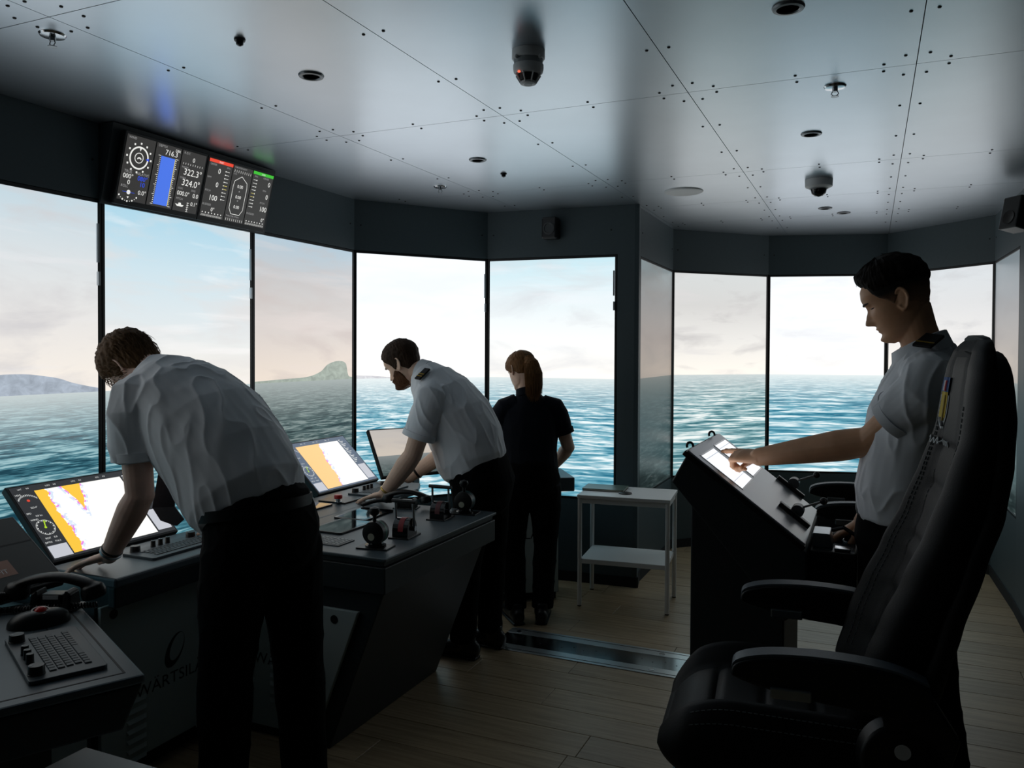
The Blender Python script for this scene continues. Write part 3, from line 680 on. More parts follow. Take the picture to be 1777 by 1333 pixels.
for (y0, y1, lb) in ((3.50, 4.20, 'grey console cabinet behind the helm table, under the second chart display'),):
    cab = thing('console_cabinet', lb, 'cabinet', (-2.75, (y0 + y1) / 2, 0), 0, 'console cabinets')
    MB().bx(-3.04, XF - 0.02, 2.64, y1, 0.07, 0.655).build('body', M_CONSD, cab); MB().bx(-3.04, XF - 0.06, 2.64, y1, 0, 0.07).build('plinth', M_DARK, cab)
    door_x(cab, XF, y0 + 0.02, y1 - 0.01, 0.085, 0.65, 'W\u00c4RTSIL\u00c4', y0 + 0.35, 0.42, 0.05)

# helm table: overhanging top on a wedge pedestal
ht = thing('helm_table', 'dark wedge-shaped helm table jutting into the room with throttle levers on it', 'table', (-2.05, 3.1, 0))
MB().bx(-2.368, -1.675, 2.60, 3.60, TZ - 0.014, TZ).build('table_top', M_CONS, ht, bevel=0.004)
MB().bx(-2.366, -1.690, 2.612, 3.588, TZ - 0.036, TZ - 0.0145).build('edge_strip', M_CONSD, ht, bevel=0.003)
MB().bx(-2.366, -1.680, 2.604, 3.596, 0.66, TZ - 0.0365).build('apron', M_CONSD, ht, bevel=0.004)
mb = MB(); mb.prism([(-2.43, 2.63, 0.659), (-1.70, 2.63, 0.659), (-1.955, 2.63, 0.0), (-2.43, 2.63, 0.0)], (0, 0.87, 0)); mb.build('pedestal', M_CONSD, ht, bevel=0.004)
DY = 2.628
def dB(px, py): return ony(px, py, DY)
tr = dB(606, 1058); z1 = tr.z; zb = dB(492, 1263).z
def edge_x(z): return -1.955 + (0.255 / 0.659) * z - 0.075
dr = MB(); dr.prism([(-2.42, DY, zb), (edge_x(zb), DY, zb), (edge_x(z1), DY, z1), (-2.42, DY, z1)], (0, -0.018, 0)); dr = dr.build('door', M_DOOR, ht, bevel=0.003)
n = Vector((0, -1, 0)); ax = Vector((1, 0, 0)); up = Vector((0, 0, 1)); fy = DY - 0.018
wa = ony(441, 1148, fy); t_ = MB(); text(t_, 'W\u00c4RTSIL\u00c4', frame((wa.x, fy - 0.0012, wa.z), ax, up, n), 0.045, 0, 0, 'L', 1.05); t_.build('lettering', M_INK, dr)
hb = ony(580, 1075, fy); MB().cyl((hb.x, fy + 0.004, hb.z), (hb.x, fy - 0.002, hb.z), 0.017, n=20).build('lock', M_BLACKPL, dr, smooth=True)
for lx in (ony(430, 1200, fy).x, ony(482, 1210, fy).x):
    for k in range(7):
        M = frame((lx, fy, 0.36 - 0.034 * k), ax, up, n)
        MB().add([(-0.04, -0.006, 0), (0.04, -0.006, 0), (0.04, 0.010, 0), (-0.04, 0.010, 0), (-0.034, -0.004, 0.007), (0.034, -0.004, 0.007)], [(0, 1, 5, 4), (3, 4, 5, 2), (0, 4, 3), (1, 2, 5), (0, 3, 2, 1)], M).build('louvre', M_DOOR, dr)

# corner console (the woman stands at it)
c1 = Vector((0.84, 0.54, 0)).normalized(); c2 = Vector((-c1.y, c1.x, 0))
K = Vector((-1.69, 4.80, 0))
def kp(a, b): p = K + c1 * a + c2 * b; return (p.x, p.y)
mb = MB(); slab_poly(mb, [kp(-0.60, 0.0), kp(0, 0), kp(0, 0.40), kp(-0.60, 0.40)], 0.712, TZ)
w2 = mb.build('corner_worktop', M_CONS, bevel=0.006); tag(w2, 'grey worktop of the corner console where the woman stands', 'worktop')
cab = thing('console_cabinet', 'grey corner cabinet behind the legs of the woman in navy', 'cabinet', (kp(-0.5, 0.2)[0], kp(-0.5, 0.2)[1], 0), 0, 'console cabinets')
mb = MB(); slab_poly(mb, [kp(-0.59, 0.10), kp(-0.08, 0.10), kp(-0.08, 0.385), kp(-0.59, 0.385)], 0.05, 0.711); mb.build('body', M_CONSD, cab)
mb = MB(); slab_poly(mb, [kp(-0.57, 0.13), kp(-0.09, 0.13), kp(-0.09, 0.38), kp(-0.57, 0.38)], 0.0, 0.05); mb.build('plinth', M_DARK, cab)
mb = MB(); slab_poly(mb, [kp(-0.585, 0.085), kp(-0.085, 0.085), kp(-0.085, 0.10), kp(-0.585, 0.10)], 0.055, 0.63); dd = mb.build('door', M_DOOR, cab, bevel=0.003)
t_ = MB(); wp = K + c1 * -0.40 + c2 * 0.0838; text(t_, 'W\u00c4RTSIL\u00c4', frame((wp.x, wp.y, 0.40), c1, (0, 0, 1)), 0.05, 0, 0, 'C', 1.05); t_.build('lettering', M_INK, dd)

# keyboard wing, turned towards the camera
e1 = Vector((0.897, -0.442, 0)).normalized(); e2 = Vector((-e1.y, e1.x, 0))
G = Vector((-1.61, 1.43, 0))
def gp(a, b): p = G + e1 * a + e2 * b; return (p.x, p.y)
mb = MB(); slab_poly(mb, [gp(0, -0.62), gp(0, 0), gp(-0.78, 0), gp(-0.82, -0.05), gp(-0.82, -0.62)], TZ - 0.022, TZ)
kw = mb.build('keyboard_wing', M_CONS, bevel=0.006); tag(kw, 'grey desk wing carrying the near keyboard and handset', 'desk')
mb = MB(); a0 = G + e1 * -0.004; 
def g3(a, b, z): p = G + e1 * a + e2 * b; return (p.x, p.y, z)
mb.add([g3(-0.004, -0.62, TZ - 0.0225), g3(-0.004, -0.004, TZ - 0.0225), g3(-0.004, -0.05, TZ - 0.125), g3(-0.004, -0.62, TZ - 0.125),
        g3(-0.75, -0.62, TZ - 0.0225), g3(-0.75, -0.004, TZ - 0.0225), g3(-0.75, -0.05, TZ - 0.125), g3(-0.75, -0.62, TZ - 0.125)],
       [(0, 3, 2, 1), (4, 5, 6, 7), (0, 1, 5, 4), (1, 2, 6, 5), (2, 3, 7, 6), (3, 0, 4, 7)])
mb.build('apron', M_CONSD, kw, bevel=0.006)
mb = MB(); slab_poly(mb, [gp(-0.70, -0.60), gp(-0.58, -0.60), gp(-0.58, -0.10), gp(-0.70, -0.10)], 0.0, TZ - 0.126); mb.build('support_panel', M_CONSD, kw, bevel=0.004)
# engraved access outline on the wing
mb = MB()
for (a, b, c, d) in ((-0.045, -0.60, -0.040, -0.035), (-0.66, -0.040, -0.045, -0.035), (-0.62, -0.125, -0.16, -0.1215)):
    mb.prism([g3(a, b, TZ + 0.0002), g3(c, b, TZ + 0.0002), g3(c, d, TZ + 0.0002), g3(a, d, TZ + 0.0002)], (0, 0, 0.0006))
mb.build('groove', M_INK, kw)['kind'] = 'stuff'

# ------------------------------------------------------------------ chart displays
def chart_mat(name, kind, dim=1.0):
    """electronic chart picture: dark instrument column, white water and ochre land"""
    m = bpy.data.materials.new(name); m.use_nodes = True; nt = m.node_tree; N = nt.nodes.new; Lk = nt.links.new
    b = nt.nodes['Principled BSDF']; b.inputs['Base Color'].default_value = (0.005, 0.005, 0.006, 1); b.inputs['Roughness'].default_value = 0.25
    uv = N('ShaderNodeUVMap'); sp = N('ShaderNodeSeparateXYZ'); Lk(uv.outputs[0], sp.inputs[0]); U, V = sp.outputs[0], sp.outputs[1]
    def mth(op, a, c=None, clamp=False):
        n = N('ShaderNodeMath'); n.operation = op; n.use_clamp = clamp
        for i, q in enumerate((a, c)):
            if q is None: continue
            if isinstance(q, (int, float)): n.inputs[i].default_value = q
            else: Lk(q, n.inputs[i])
        return n.outputs[0]
    def mix(f, a, c):
        n = N('ShaderNodeMix'); n.data_type = 'RGBA'; Lk(f, n.inputs[0])
        for i, q in ((6, a), (7, c)):
            if isinstance(q, tuple): n.inputs[i].default_value = lin(q)
            else: Lk(q, n.inputs[i])
        return n.outputs[2]
    n = N('ShaderNodeTexNoise'); n.inputs['Scale'].default_value = 6.0; n.inputs['Detail'].default_value = 5; Lk(uv.outputs[0], n.inputs['Vector'])
    w = mth('MULTIPLY', mth('SUBTRACT', n.outputs['Fac'], 0.5), 0.22)
    if kind == 0:
        land = mth('SUBTRACT', mth('ADD', 0.09, mth('MULTIPLY', mth('SUBTRACT', 0.72, mth('ABSOLUTE', mth('SUBTRACT', V, 0.32))), 0.06)), mth('SUBTRACT', U, w))
        wedge = mth('SUBTRACT', mth('SUBTRACT', mth('MULTIPLY', mth('SUBTRACT', V, 0.58), 0.26), mth('ABSOLUTE', mth('SUBTRACT', mth('SUBTRACT', U, 0.40), mth('MULTIPLY', w, 0.35)))), 0.004)
        land = mth('MAXIMUM', land, wedge)
    else:
        land = mth('SUBTRACT', mth('ADD', 0.34, mth('MULTIPLY', V, 0.20)), mth('SUBTRACT', U, w))
        hole = mth('SUBTRACT', 0.10, mth('ADD', mth('ABSOLUTE', mth('SUBTRACT', U, 0.52)), mth('MULTIPLY', mth('ABSOLUTE', mth('SUBTRACT', V, 0.62)), 0.35)))
        land = mth('MINIMUM', land, mth('MULTIPLY', hole, -1.0))
    shal = mth('GREATER_THAN', land, -0.045); n2 = N('ShaderNodeTexNoise'); n2.inputs['Scale'].default_value = 16.0; Lk(uv.outputs[0], n2.inputs['Vector'])
    col = mix(mth('MULTIPLY', shal, mth('GREATER_THAN', n2.outputs['Fac'], 0.5)), (253, 251, 246), (214, 226, 244))
    col = mix(mth('MULTIPLY', mth('GREATER_THAN', land, -0.018), mth('GREATER_THAN', n2.outputs['Fac'], 0.52)), col, (232, 130, 226))
    land_col = (246, 196, 62) if kind == 0 else (246, 200, 130)
    col = mix(mth('GREATER_THAN', land, 0.0), col, land_col)
    Lk(col, b.inputs['Emission Color']); b.inputs['Emission Strength'].default_value = 0.50 * dim
    return m
UI_DK = glow('chart_panel', (44, 45, 48), 1.0); UI_BL = glow('chart_panel_blue', (84, 98, 118), 1.0); UI_W = glow('chart_text', (226, 228, 226), 1.0)
UI_G = glow('chart_green', (176, 216, 40), 1.0); UI_S = glow('chart_silver', (196, 198, 206), 1.0); UI_R = glow('chart_red', (220, 70, 50), 1.0)
def uvquad(name, M, x0, x1, y0, y1, m, parent, z=0.0, th=0.0):
    me = bpy.data.meshes.new(name); vs = [(x0, y0, z), (x1, y0, z), (x1, y1, z), (x0, y1, z)]
    W = [M @ Vector(v) for v in vs]; inv = mworld(parent).inverted()
    me.from_pydata([tuple(inv @ p) for p in W], [], [(0, 1, 2, 3)]); ul = me.uv_layers.new(name='UVMap')
    for k, u in enumerate(((0, 0), (1, 0), (1, 1), (0, 1))): ul.data[k].uv = u
    me.materials.append(m); o = bpy.data.objects.new(name, me); COL.objects.link(o); o.parent = parent; return o
def monitor(bl, ax, back, label, kind, w=0.57, h=0.355, grp=None, stand=True):
    """bl: bottom-left corner of the glass, ax: along the bottom edge, back: direction the top leans to"""
    bl = Vector(bl); ax = Vector(ax).normalized(); up = Vector(back).normalized(); n = ax.cross(up)
    t = thing('chart_monitor', label, 'monitor', tuple(bl), 0, grp)
    M = frame(bl, ax, up, n)
    MB().box((w / 2, h / 2, -0.016), (w + 0.02, h + 0.02, 0.03), M).build('casing', M_BEZEL, t, bevel=0.004)
    MB().prism([M @ Vector((0.06, 0.03, -0.0315)), M @ Vector((w - 0.06, 0.03, -0.0315)), M @ Vector((w - 0.06, h * 0.75, -0.0315)), M @ Vector((0.06, h * 0.75, -0.0315))], M.to_3x3() @ Vector((0, 0, -0.06))).build('rear_housing', M_CONSD, t)
    f = M @ Vector((w / 2, h * 0.45, -0.08))
    if stand: MB().box((f.x, f.y, (0.70 + f.z) / 2), (0.07, 0.07, f.z - 0.70)).build('stand', M_CONSD, t)
    return t, M, w, h
def rcq(mb, M, x0, y0, x1, y1, z=0.0): mb.add([(x0, y0, z), (x1, y0, z), (x1, y1, z), (x0, y1, z)], [(0, 1, 2, 3)], M)
def disc(mb, M, cx, cy, r, z=0.0, n=28, r0=0.0):
    vs = []
    for i in range(n): a = 2 * math.pi * i / n; vs += [(cx + r0 * math.cos(a), cy + r0 * math.sin(a), z), (cx + r * math.cos(a), cy + r * math.sin(a), z)]
    mb.add(vs, [(2 * i, 2 * i + 1, (2 * i + 3) % (2 * n), (2 * i + 2) % (2 * n)) for i in range(n)], M)
def chart(bl, ax, back, label, kind):
    t, M, w, h = monitor(bl, ax, back, label, kind, grp='chart monitors on the consoles')
    pm = UI_DK if kind == 0 else UI_BL
    mb = MB(); rcq(mb, M, 0, 0, w, h, 0.0004); pn = mb.build('screen', pm, t)
    uvquad('chart', M, 0.155 * w, 0.845 * w, 0.03 * h, 0.92 * h, chart_mat('chart_picture_%d' % kind, kind), pn, 0.0012)
    wh = MB(); gn = MB(); sl = MB(); rd = MB()
    rcq(sl, M, 0.008 * w, 0.02 * h, 0.145 * w, 0.18 * h, 0.0012)
    disc(wh, M, 0.077 * w, 0.42 * h, 0.036, 0.0012, r0=0.0345)
    for i in range(24):
        a = 2 * math.pi * i / 24; r = 0.031; s = 0.0022 if i % 2 == 0 else 0.001; rcq(wh, M, 0.077 * w + r * math.cos(a) - s, 0.42 * h + r * math.sin(a) - s, 0.077 * w + r * math.cos(a) + s, 0.42 * h + r * math.sin(a) + s, 0.0012)
    c = Vector((0.077 * w, 0.42 * h, 0.0016)); d = Vector((0.25, 1, 0)).normalized(); nn = Vector((-d.y, d.x, 0)) * 0.0022
    gn.add([c - nn, c + nn, c + d * 0.03 + nn, c + d * 0.03 - nn], [(3, 2, 1, 0)], M); disc(gn, M, c.x, c.y, 0.005, 0.0017); disc(gn, M, c.x + d.x * 0.03 + 0.004, c.y + d.y * 0.03, 0.006, 0.0017, r0=0.003)
    for k in range(13):
        a = math.pi * (0.2 + 0.6 * k / 12); px, py = 0.077 * w + 0.045 * math.cos(a), 0.745 * h + 0.045 * math.sin(a); rcq(wh, M, px - 0.0014, py - 0.004, px + 0.0014, py + 0.004, 0.0012)
    disc(rd, M, 0.077 * w, 0.80 * h, 0.006, 0.0014)
    for (x, y, s) in ((0.01, 0.88, 'HDG'), (0.06, 0.69, '323.4\u00b0'), (0.01, 0.62, 'SPD'), (0.06, 0.575, '0.0 kn'), (0.01, 0.53, 'WIND'), (0.03, 0.27, 'ROT'), (0.09, 0.27, '0.0'), (0.01, 0.215, 'DPTH'), (0.08, 0.215, '716.3')): text(wh, s, M, 0.0075, x * w, y * h + 0.0, 'L'); 
    for k in range(4): text(wh, ('LAT', 'LON', 'UTC', 'ETA')[k], M, 0.0065, (0.05 + 0.2 * k) * w, 0.955 * h); text(wh, '0.0', M, 0.0065, (0.11 + 0.2 * k) * w, 0.955 * h)
    for k in range(16):
        rcq(wh, M, 0.86 * w, (0.42 + 0.033 * k) * h, (0.86 + 0.03 + 0.06 * ((k * 7) % 5) / 5) * w, (0.42 + 0.033 * k + 0.012) * h, 0.0012)
    sl2 = MB(); rcq(sl2, M, 0.86 * w, 0.05 * h, 0.985 * w, 0.36 * h, 0.0012); sl2.build('grey_panel', UI_S, pn)
    wh.v = [p + (M.to_3x3() @ Vector((0, 0, 0.0012))) for p in wh.v]
    for q, mt, nm in ((wh, UI_W, 'figures'), (gn, UI_G, 'pointer'), (sl, UI_S, 'grey_panel'), (rd, UI_R, 'red_mark')): q.build(nm, mt, pn)['kind'] = 'stuff'
    return t
tilt = Vector((-0.255, 0, 0.245)).normalized()
chart((-2.745, 2.03, TZ + 0.013), (0, 1, 0), tilt, 'lit chart monitor with ochre coastline in front of the near leaning officer', 0)
chart((-2.745, 3.60, TZ + 0.013), (0, 1, 0), tilt, 'lit chart monitor with orange land area between the two leaning officers', 1)
# radar / camera picture monitor turned to the corner
def plain_monitor():
    d = Vector((0.50, 0.866, 0)); bk = Vector((-d.y * 0.6, d.x * 0.6, 0.8))
    bl = onz(662, 832, TZ + 0.02); bl = Vector((-2.73, 4.215, TZ + 0.02))
    t, M, w, h = monitor(bl, d, bk, 'monitor showing a grey sea view beside the bearded officer', 2, 0.57, 0.33, 'chart monitors on the consoles')
    m = sea_mat('sea_view', [(226, 214, 200), (206, 202, 198), (190, 190, 192)], DKG, 0.72, 31.0, cloud=0.5, cloudc=(176, 170, 170), haze=(150, 156, 156))
    mt = MB(); me = uvquad('screen', M, 0.0, w, 0.0, h, m, t, 0.0008)
    for k, u in enumerate(((0, 1.16), (1, 1.16), (1, 1.75), (0, 1.75))): me.data.uv_layers[0].data[k].uv = u
plain_monitor()
# dim monitor of the keyboard wing, mostly out of frame
def dim_monitor():
    ax = Vector((0, 1, 0)); bk = Vector((-0.82, 0, 0.57))
    br = onz(104, 1000, TZ + 0.013); br = onz(108, 1002, 0.848)
    bl = br - ax * 0.57
    t, M, w, h = monitor(bl, ax, bk, 'dark unlit monitor with a brown label on its face, above the handset', 3, 0.57, 0.30, 'chart monitors on the consoles', False)
    mb = MB(); rcq(mb, M, 0, 0, w, h, 0.0006); pn = mb.build('screen', mat('dark_panel', (46, 52, 52), 0.5), t)
    mb = MB(); rcq(mb, M, 0, 0.62 * h, w, 0.635 * h, 0.0012); mb.build('divider', M_INK, pn)
    mb = MB(); rcq(mb, M, 0.55 * w, 0.20 * h, 0.80 * w, 0.42 * h, 0.0012); mb.build('brown_panel', mat('brown_tag', (168, 130, 116), 0.6), pn)
    mb = MB(); text(mb, 'FIT', M @ Matrix.Translation((0, 0, 0.0018)), 0.018, 0.70 * w, 0.24 * h); mb.build('lettering', M_WHITE, pn)
dim_monitor()
# ------------------------------------------------------------------ desk devices
M_KEY = mat('key_grey', (64, 72, 78), 0.5); M_KEYB = mat('keyboard_body', (70, 78, 84), 0.45, bump=0.04)
def rrect(w, h, r, n=5):
    pts = []
    for cx, cy, a0 in ((w / 2 - r, h / 2 - r, 0), (-w / 2 + r, h / 2 - r, 90), (-w / 2 + r, -h / 2 + r, 180), (w / 2 - r, -h / 2 + r, 270)):
        for i in range(n + 1): a = R_(a0 + 90 * i / n); pts.append((cx + r * math.cos(a), cy + r * math.sin(a)))
    return pts
def plate(mb, w, h, r, z0, z1, M=None):
    p = rrect(w, h, r); n = len(p)
    mb.add([(x, y, z0) for x, y in p] + [(x, y, z1) for x, y in p], [tuple(range(n - 1, -1, -1)), tuple(range(n, 2 * n))] + [(i, (i + 1) % n, n + (i + 1) % n, n + i) for i in range(n)], M)
def knob(parent, x, y, z, r, h):
    b = MB().lathe([(r * 1.05, 0), (r * 1.05, 0.002), (r, 0.003), (r * 0.96, h - 0.002), (r * 0.9, h)], Matrix.Translation((x, y, z)), 20).build('knob', M_BLACKPL, parent, smooth=True, local=True)
    MB().bx(x - 0.001, x + 0.001, y + r * 0.35, y + r * 0.85, z + h, z + h + 0.0006).build('pointer', M_WHITE, b, local=True)
KEY = {}
def keyboard(loc, rz, label, flip=1):
    """long side along local x, knobs on the far edge"""
    t = thing('console_keyboard', label, 'keyboard', loc, rz, 'console keyboards with knobs')
    mb = MB(); plate(mb, 0.37, 0.172, 0.012, 0.0, 0.010); mb.build('body', M_KEYB, t, local=True, bevel=0.002)
    rows = [(15, 0.0), (14, 0.006), (14, 0.009), (13, 0.013), (12, 0.0)]
    for r, (nk, off) in enumerate(rows):
        y = 0.028 - r * 0.0195
        xx = -0.145 + off
        for k in range(nk):
            wd = 0.0175
            if (r, k) in ((4, 4),): wd = 0.075
            elif r in (1, 2, 3) and k == nk - 1: wd = 0.026
            if wd not in KEY:
                mb = MB(); mb.add([(-wd / 2, -0.0082, 0), (wd / 2, -0.0082, 0), (wd / 2, 0.0082, 0), (-wd / 2, 0.0082, 0), (-wd / 2 + 0.0015, -0.0068, 0.003), (wd / 2 - 0.0015, -0.0068, 0.003), (wd / 2 - 0.0015, 0.0068, 0.003), (-wd / 2 + 0.0015, 0.0068, 0.003)],
                              [(0, 1, 5, 4), (1, 2, 6, 5), (2, 3, 7, 6), (3, 0, 4, 7), (4, 5, 6, 7), (3, 2, 1, 0)])
                KEY[wd] = mb.build('key', M_KEY, t, local=True); o = KEY[wd]
            else:
                o = bpy.data.objects.new('key', KEY[wd].data); COL.objects.link(o); o.parent = t
            o.location = (xx + wd / 2, y, 0.010); xx += wd + 0.0018
            if xx > 0.15: break
    for x, r, h in ((-0.155, 0.019, 0.022), (-0.06, 0.0095, 0.024), (-0.02, 0.0095, 0.024), (0.02, 0.0095, 0.024), (0.155, 0.019, 0.020)): knob(t, x * 0.9, 0.063, 0.010, r, h)
    return t
A1 = math.atan2(e1.y, e1.x)
kc = (onz(50, 1130, TZ) + onz(172, 1155, TZ) + onz(115, 1090, TZ) + onz(35, 1183, TZ)) / 4
keyboard((kc.x, kc.y, TZ + 0.001), A1 + math.pi, 'grey keyboard with a row of black knobs on the near desk wing')
keyboard((-2.535, 2.40, TZ), R_(90), 'grey keyboard with black knobs under the chart monitor with ochre coastline')
keyboard((-2.53, 3.86, TZ), R_(90), 'grey keyboard with black knobs under the chart monitor with orange land area')

def trackball():
    c = onz(68, 1082, TZ); t = thing('trackball', 'black domed trackball with a red ball on the desk wing', 'trackball', (c.x, c.y, TZ), A1)
    M = Matrix.Identity(4); vs = []; nu, nv = 28, 8
    mb = MB()
    for j in range(nv + 1):
        a = math.pi / 2 * j / nv
        for i in range(nu):
            th = 2 * math.pi * i / nu; k = math.cos(a) ** 0.6
            vs.append((0.060 * k * math.cos(th) - 0.0, 0.082 * k * math.sin(th), 0.042 * math.sin(a) + 0.012 * math.sin(a) * math.cos(th) * k))
    fs = [(j * nu + i, j * nu + (i + 1) % nu, (j + 1) * nu + (i + 1) % nu, (j + 1) * nu + i) for j in range(nv) for i in range(nu)] + [tuple(range(nu - 1, -1, -1))]
    mb.add(vs, fs); mb.build('shell', M_BLACKPL, t, smooth=True, local=True)
    MB().ell((0.022, 0.0, 0.036), (0.019, 0.019, 0.019)).build('ball', mat('red_ball', (200, 24, 20), 0.15), t, smooth=True, local=True)
    MB().lathe([(0.020, 0.0), (0.024, 0.0), (0.024, 0.004), (0.020, 0.004), (0.020, 0.0)], frame((0.022, 0, 0.041), (0.9, 0, -0.2), (0, 1, 0)), 24).build('ball_ring', M_BLACKGL, t, smooth=True, local=True)
trackball()

def coil(p0, p1, sag, r=0.008, wire=0.0032, turns=34, bend=Vector((0, 0, 0))):
    p0 = Vector(p0); p1 = Vector(p1); pts = []; N = turns * 9
    ctr = lambda s: p0.lerp(p1, s) + Vector((0, 0, -sag)) * math.sin(math.pi * s) + bend * math.sin(math.pi * s)
    for i in range(N + 1):
        s = i / N; c = ctr(s); t = (ctr(min(1, s + 0.01)) - ctr(max(0, s - 0.01))).normalized(); a = t.orthogonal().normalized(); b = t.cross(a); an = 2 * math.pi * turns * s
        pts.append(c + (a * math.cos(an) + b * math.sin(an)) * r)
    return MB().tube(pts, wire, 5)
def phone(loc, rz, label, cord_to, bend=(0, 0, 0), sc=1.0):
    t = thing('desk_handset', label, 'telephone', loc, rz, 'corded handsets on the consoles'); t.scale = (sc, sc, sc)
    mb = MB(); plate(mb, 0.125, 0.085, 0.012, 0, 0.006); mb.build('base_plate', M_BLACKPL, t, local=True, bevel=0.002)
    for s in (-1, 1):
        mb = MB(); mb.add([(s * 0.030, -0.030, 0.006), (s * 0.052, -0.030, 0.006), (s * 0.052, 0.030, 0.006), (s * 0.030, 0.030, 0.006), (s * 0.036, -0.024, 0.052), (s * 0.050, -0.024, 0.044), (s * 0.050, 0.024, 0.044), (s * 0.036, 0.024, 0.052)],
                          [(0, 1, 5, 4), (1, 2, 6, 5), (2, 3, 7, 6), (3, 0, 4, 7), (4, 5, 6, 7), (3, 2, 1, 0)] if s > 0 else [(1, 0, 4, 5), (2, 1, 5, 6), (3, 2, 6, 7), (0, 3, 7, 4), (7, 6, 5, 4), (0, 1, 2, 3)])
        mb.build('cradle', M_BLACKPL, t, local=True, bevel=0.004)
    mb = MB(); pts = []; rx = []; ry = []
    for i in range(13):
        s = -1 + 2 * i / 12; pts.append((0.105 * s, 0, 0.082 - 0.026 * s * s)); rx.append(0.021); ry.append(0.0125)
    mb.etube(pts, rx, ry, Vector((0, 1, 0)), 16)
    for s in (-1, 1):
        mb.lathe([(0.017, -0.030), (0.029, -0.026), (0.031, -0.012), (0.027, 0.004), (0.012, 0.012)], frame((s * 0.096, 0, 0.056), (1, 0, s * 0.25), (0, 1, 0)), 20)
    hs = put_mesh(remesh(mb, 0.003, 4), 'handset', M_BLACKPL, None); hs.parent = t
    MB().bx(-0.020, 0.020, -0.0012 - 0.0215, -0.0205, 0.030, 0.040).build('label_plate', M_WHITE, t, local=True)
    MB().bx(-0.028, 0.028, -0.022, 0.022, 0.006, 0.042).build('cradle_block', M_BLACKPL, t, local=True, bevel=0.004)
    c = coil(mworld(t) @ Vector((-0.098, 0, 0.030)), cord_to, -0.01, bend=Vector(bend)); c.build('coiled_cord', M_BLACKPL, t, smooth=True)
    return t
ph = onz(96, 1056, TZ)
ph1 = phone((ph.x, ph.y, TZ), R_(24), 'black corded handset lying in its cradle on the near desk wing', (ph.x - 0.13, ph.y - 0.20, TZ + 0.016), (0.0, 0, 0.015), 1.18)
mb = coil((ph.x + 0.12, ph.y + 0.05, TZ + 0.014), onz(-40, 1062, TZ + 0.012), 0.0, 0.007, 0.003, 40, Vector((0.0, 0.0, 0)))
mb.build('coiled_cord', M_BLACKPL, ph1, smooth=True)
ph2 = onz(706, 888, TZ)
phone((-2.13, 3.50, TZ), R_(14), 'black corded handset on the helm table beside the hand of the bearded officer', (-2.33, 3.40, TZ + 0.014), (0, 0.02, 0.0))

def lever(loc, rz, label, band, style):
    t = thing('throttle_lever', label, 'control lever', loc, rz, 'throttle levers on the helm table')
    mb = MB(); plate(mb, 0.135, 0.095, 0.006, 0, 0.006); mb.build('base_plate', M_BLACKPL, t, local=True, bevel=0.0015)
    if style == 'ball':
        MB().lathe([(0.042, 0.006), (0.042, 0.012), (0.030, 0.018), (0.026, 0.030)], None, 28).build('turntable', M_BLACKGL, t, smooth=True, local=True)
        M = frame((0, 0, 0.062), (0, 0, 1), (1, 0, 0)); M = frame((0, -0.027, 0.062), (1, 0, 0), (0, 0, 1))
        MB().lathe([(0.046, -0.054), (0.048, -0.050), (0.048, -0.034), (0.048, -0.018), (0.046, 0.0), (0.030, 0.004)], frame((0, -0.027, 0.062), (1, 0, 0), (0, 0, 1)), 32).build('drum', M_BLACKPL, t, smooth=True, local=True)
        MB().lathe([(0.0485, -0.034), (0.0488, -0.030), (0.0488, -0.024), (0.0485, -0.020)], frame((0, -0.027, 0.062), (1, 0, 0), (0, 0, 1)), 32).build('colour_band', band, t, smooth=True, local=True)
        mb = MB(); disc(mb, frame((0, -0.0318, 0.060), (1, 0, 0), (0, 0, 1)), -0.006, -0.012, 0.0145, 0.0, 24); mb.build('dial', mat('dial_cream', (196, 196, 176), 0.5), t, local=True)
        MB().cyl((0, -0.01, 0.10), (0, -0.012, 0.135), 0.008, 0.007, 12).build('stem', M_BLACKPL, t, smooth=True, local=True)
        MB().lathe([(0.006, 0.0), (0.017, 0.008), (0.022, 0.022), (0.018, 0.034), (0.004, 0.039)], Matrix.Translation((0, -0.012, 0.128)), 20).build('knob', M_BLACKPL, t, smooth=True, local=True)
    else:
        prof = [(-0.045, 0.006)] + [(-0.045 * math.cos(math.pi * i / 14), 0.028 + 0.052 * math.sin(math.pi * i / 14)) for i in range(15)] + [(0.045, 0.006)]
        mb = MB(); mb.prism([(x, -0.036, z) for x, z in prof], (0, 0.072, 0)); mb.build('housing', M_BLACKGL, t, smooth=True, local=True)
        prof2 = [(-0.0462 * math.cos(math.pi * i / 14), 0.0285 + 0.0532 * math.sin(math.pi * i / 14)) for i in range(15)]
        mb = MB(); mb.prism([(x, -0.014, z) for x, z in prof2], (0, 0.024, 0)); mb.build('colour_band', band, t, smooth=True, local=True)
        tip = []
        for s in (-1, 1):
            a = (0.006, s * 0.043, 0.035); b = (-0.004 + s * 0.004, s * 0.043, 0.150)
            MB().cyl(a, b, 0.0052, n=12).build('lever_arm', M_STEEL, t, smooth=True, local=True)
            MB().cyl((a[0], s * 0.034, a[2]), (a[0], s * 0.050, a[2]), 0.011, n=16).build('pivot', M_CHROME, t, smooth=True, local=True); tip.append(b)
        MB().cyl(Vector(tip[0]) + Vector((0, -0.016, 0)), Vector(tip[1]) + Vector((0, 0.016, 0)), 0.0085, n=14).build('grip', M_BLACKPL, t, smooth=True, local=True)
    return t
ZT = TZ
l1 = onz(652, 950, TZ); l2 = onz(696, 932, TZ); l3 = onz(768, 898, TZ); l4 = onz(800, 880, TZ)
lever((l1.x, l1.y, ZT), R_(8), 'ball-topped throttle with a green band at the near corner of the helm table', M_GREEN, 'ball')
lever((l2.x + 0.005, l2.y + 0.02, ZT), R_(95), 'twin-arm throttle with a bright red band next to the tablets', M_REDB, 'twin')
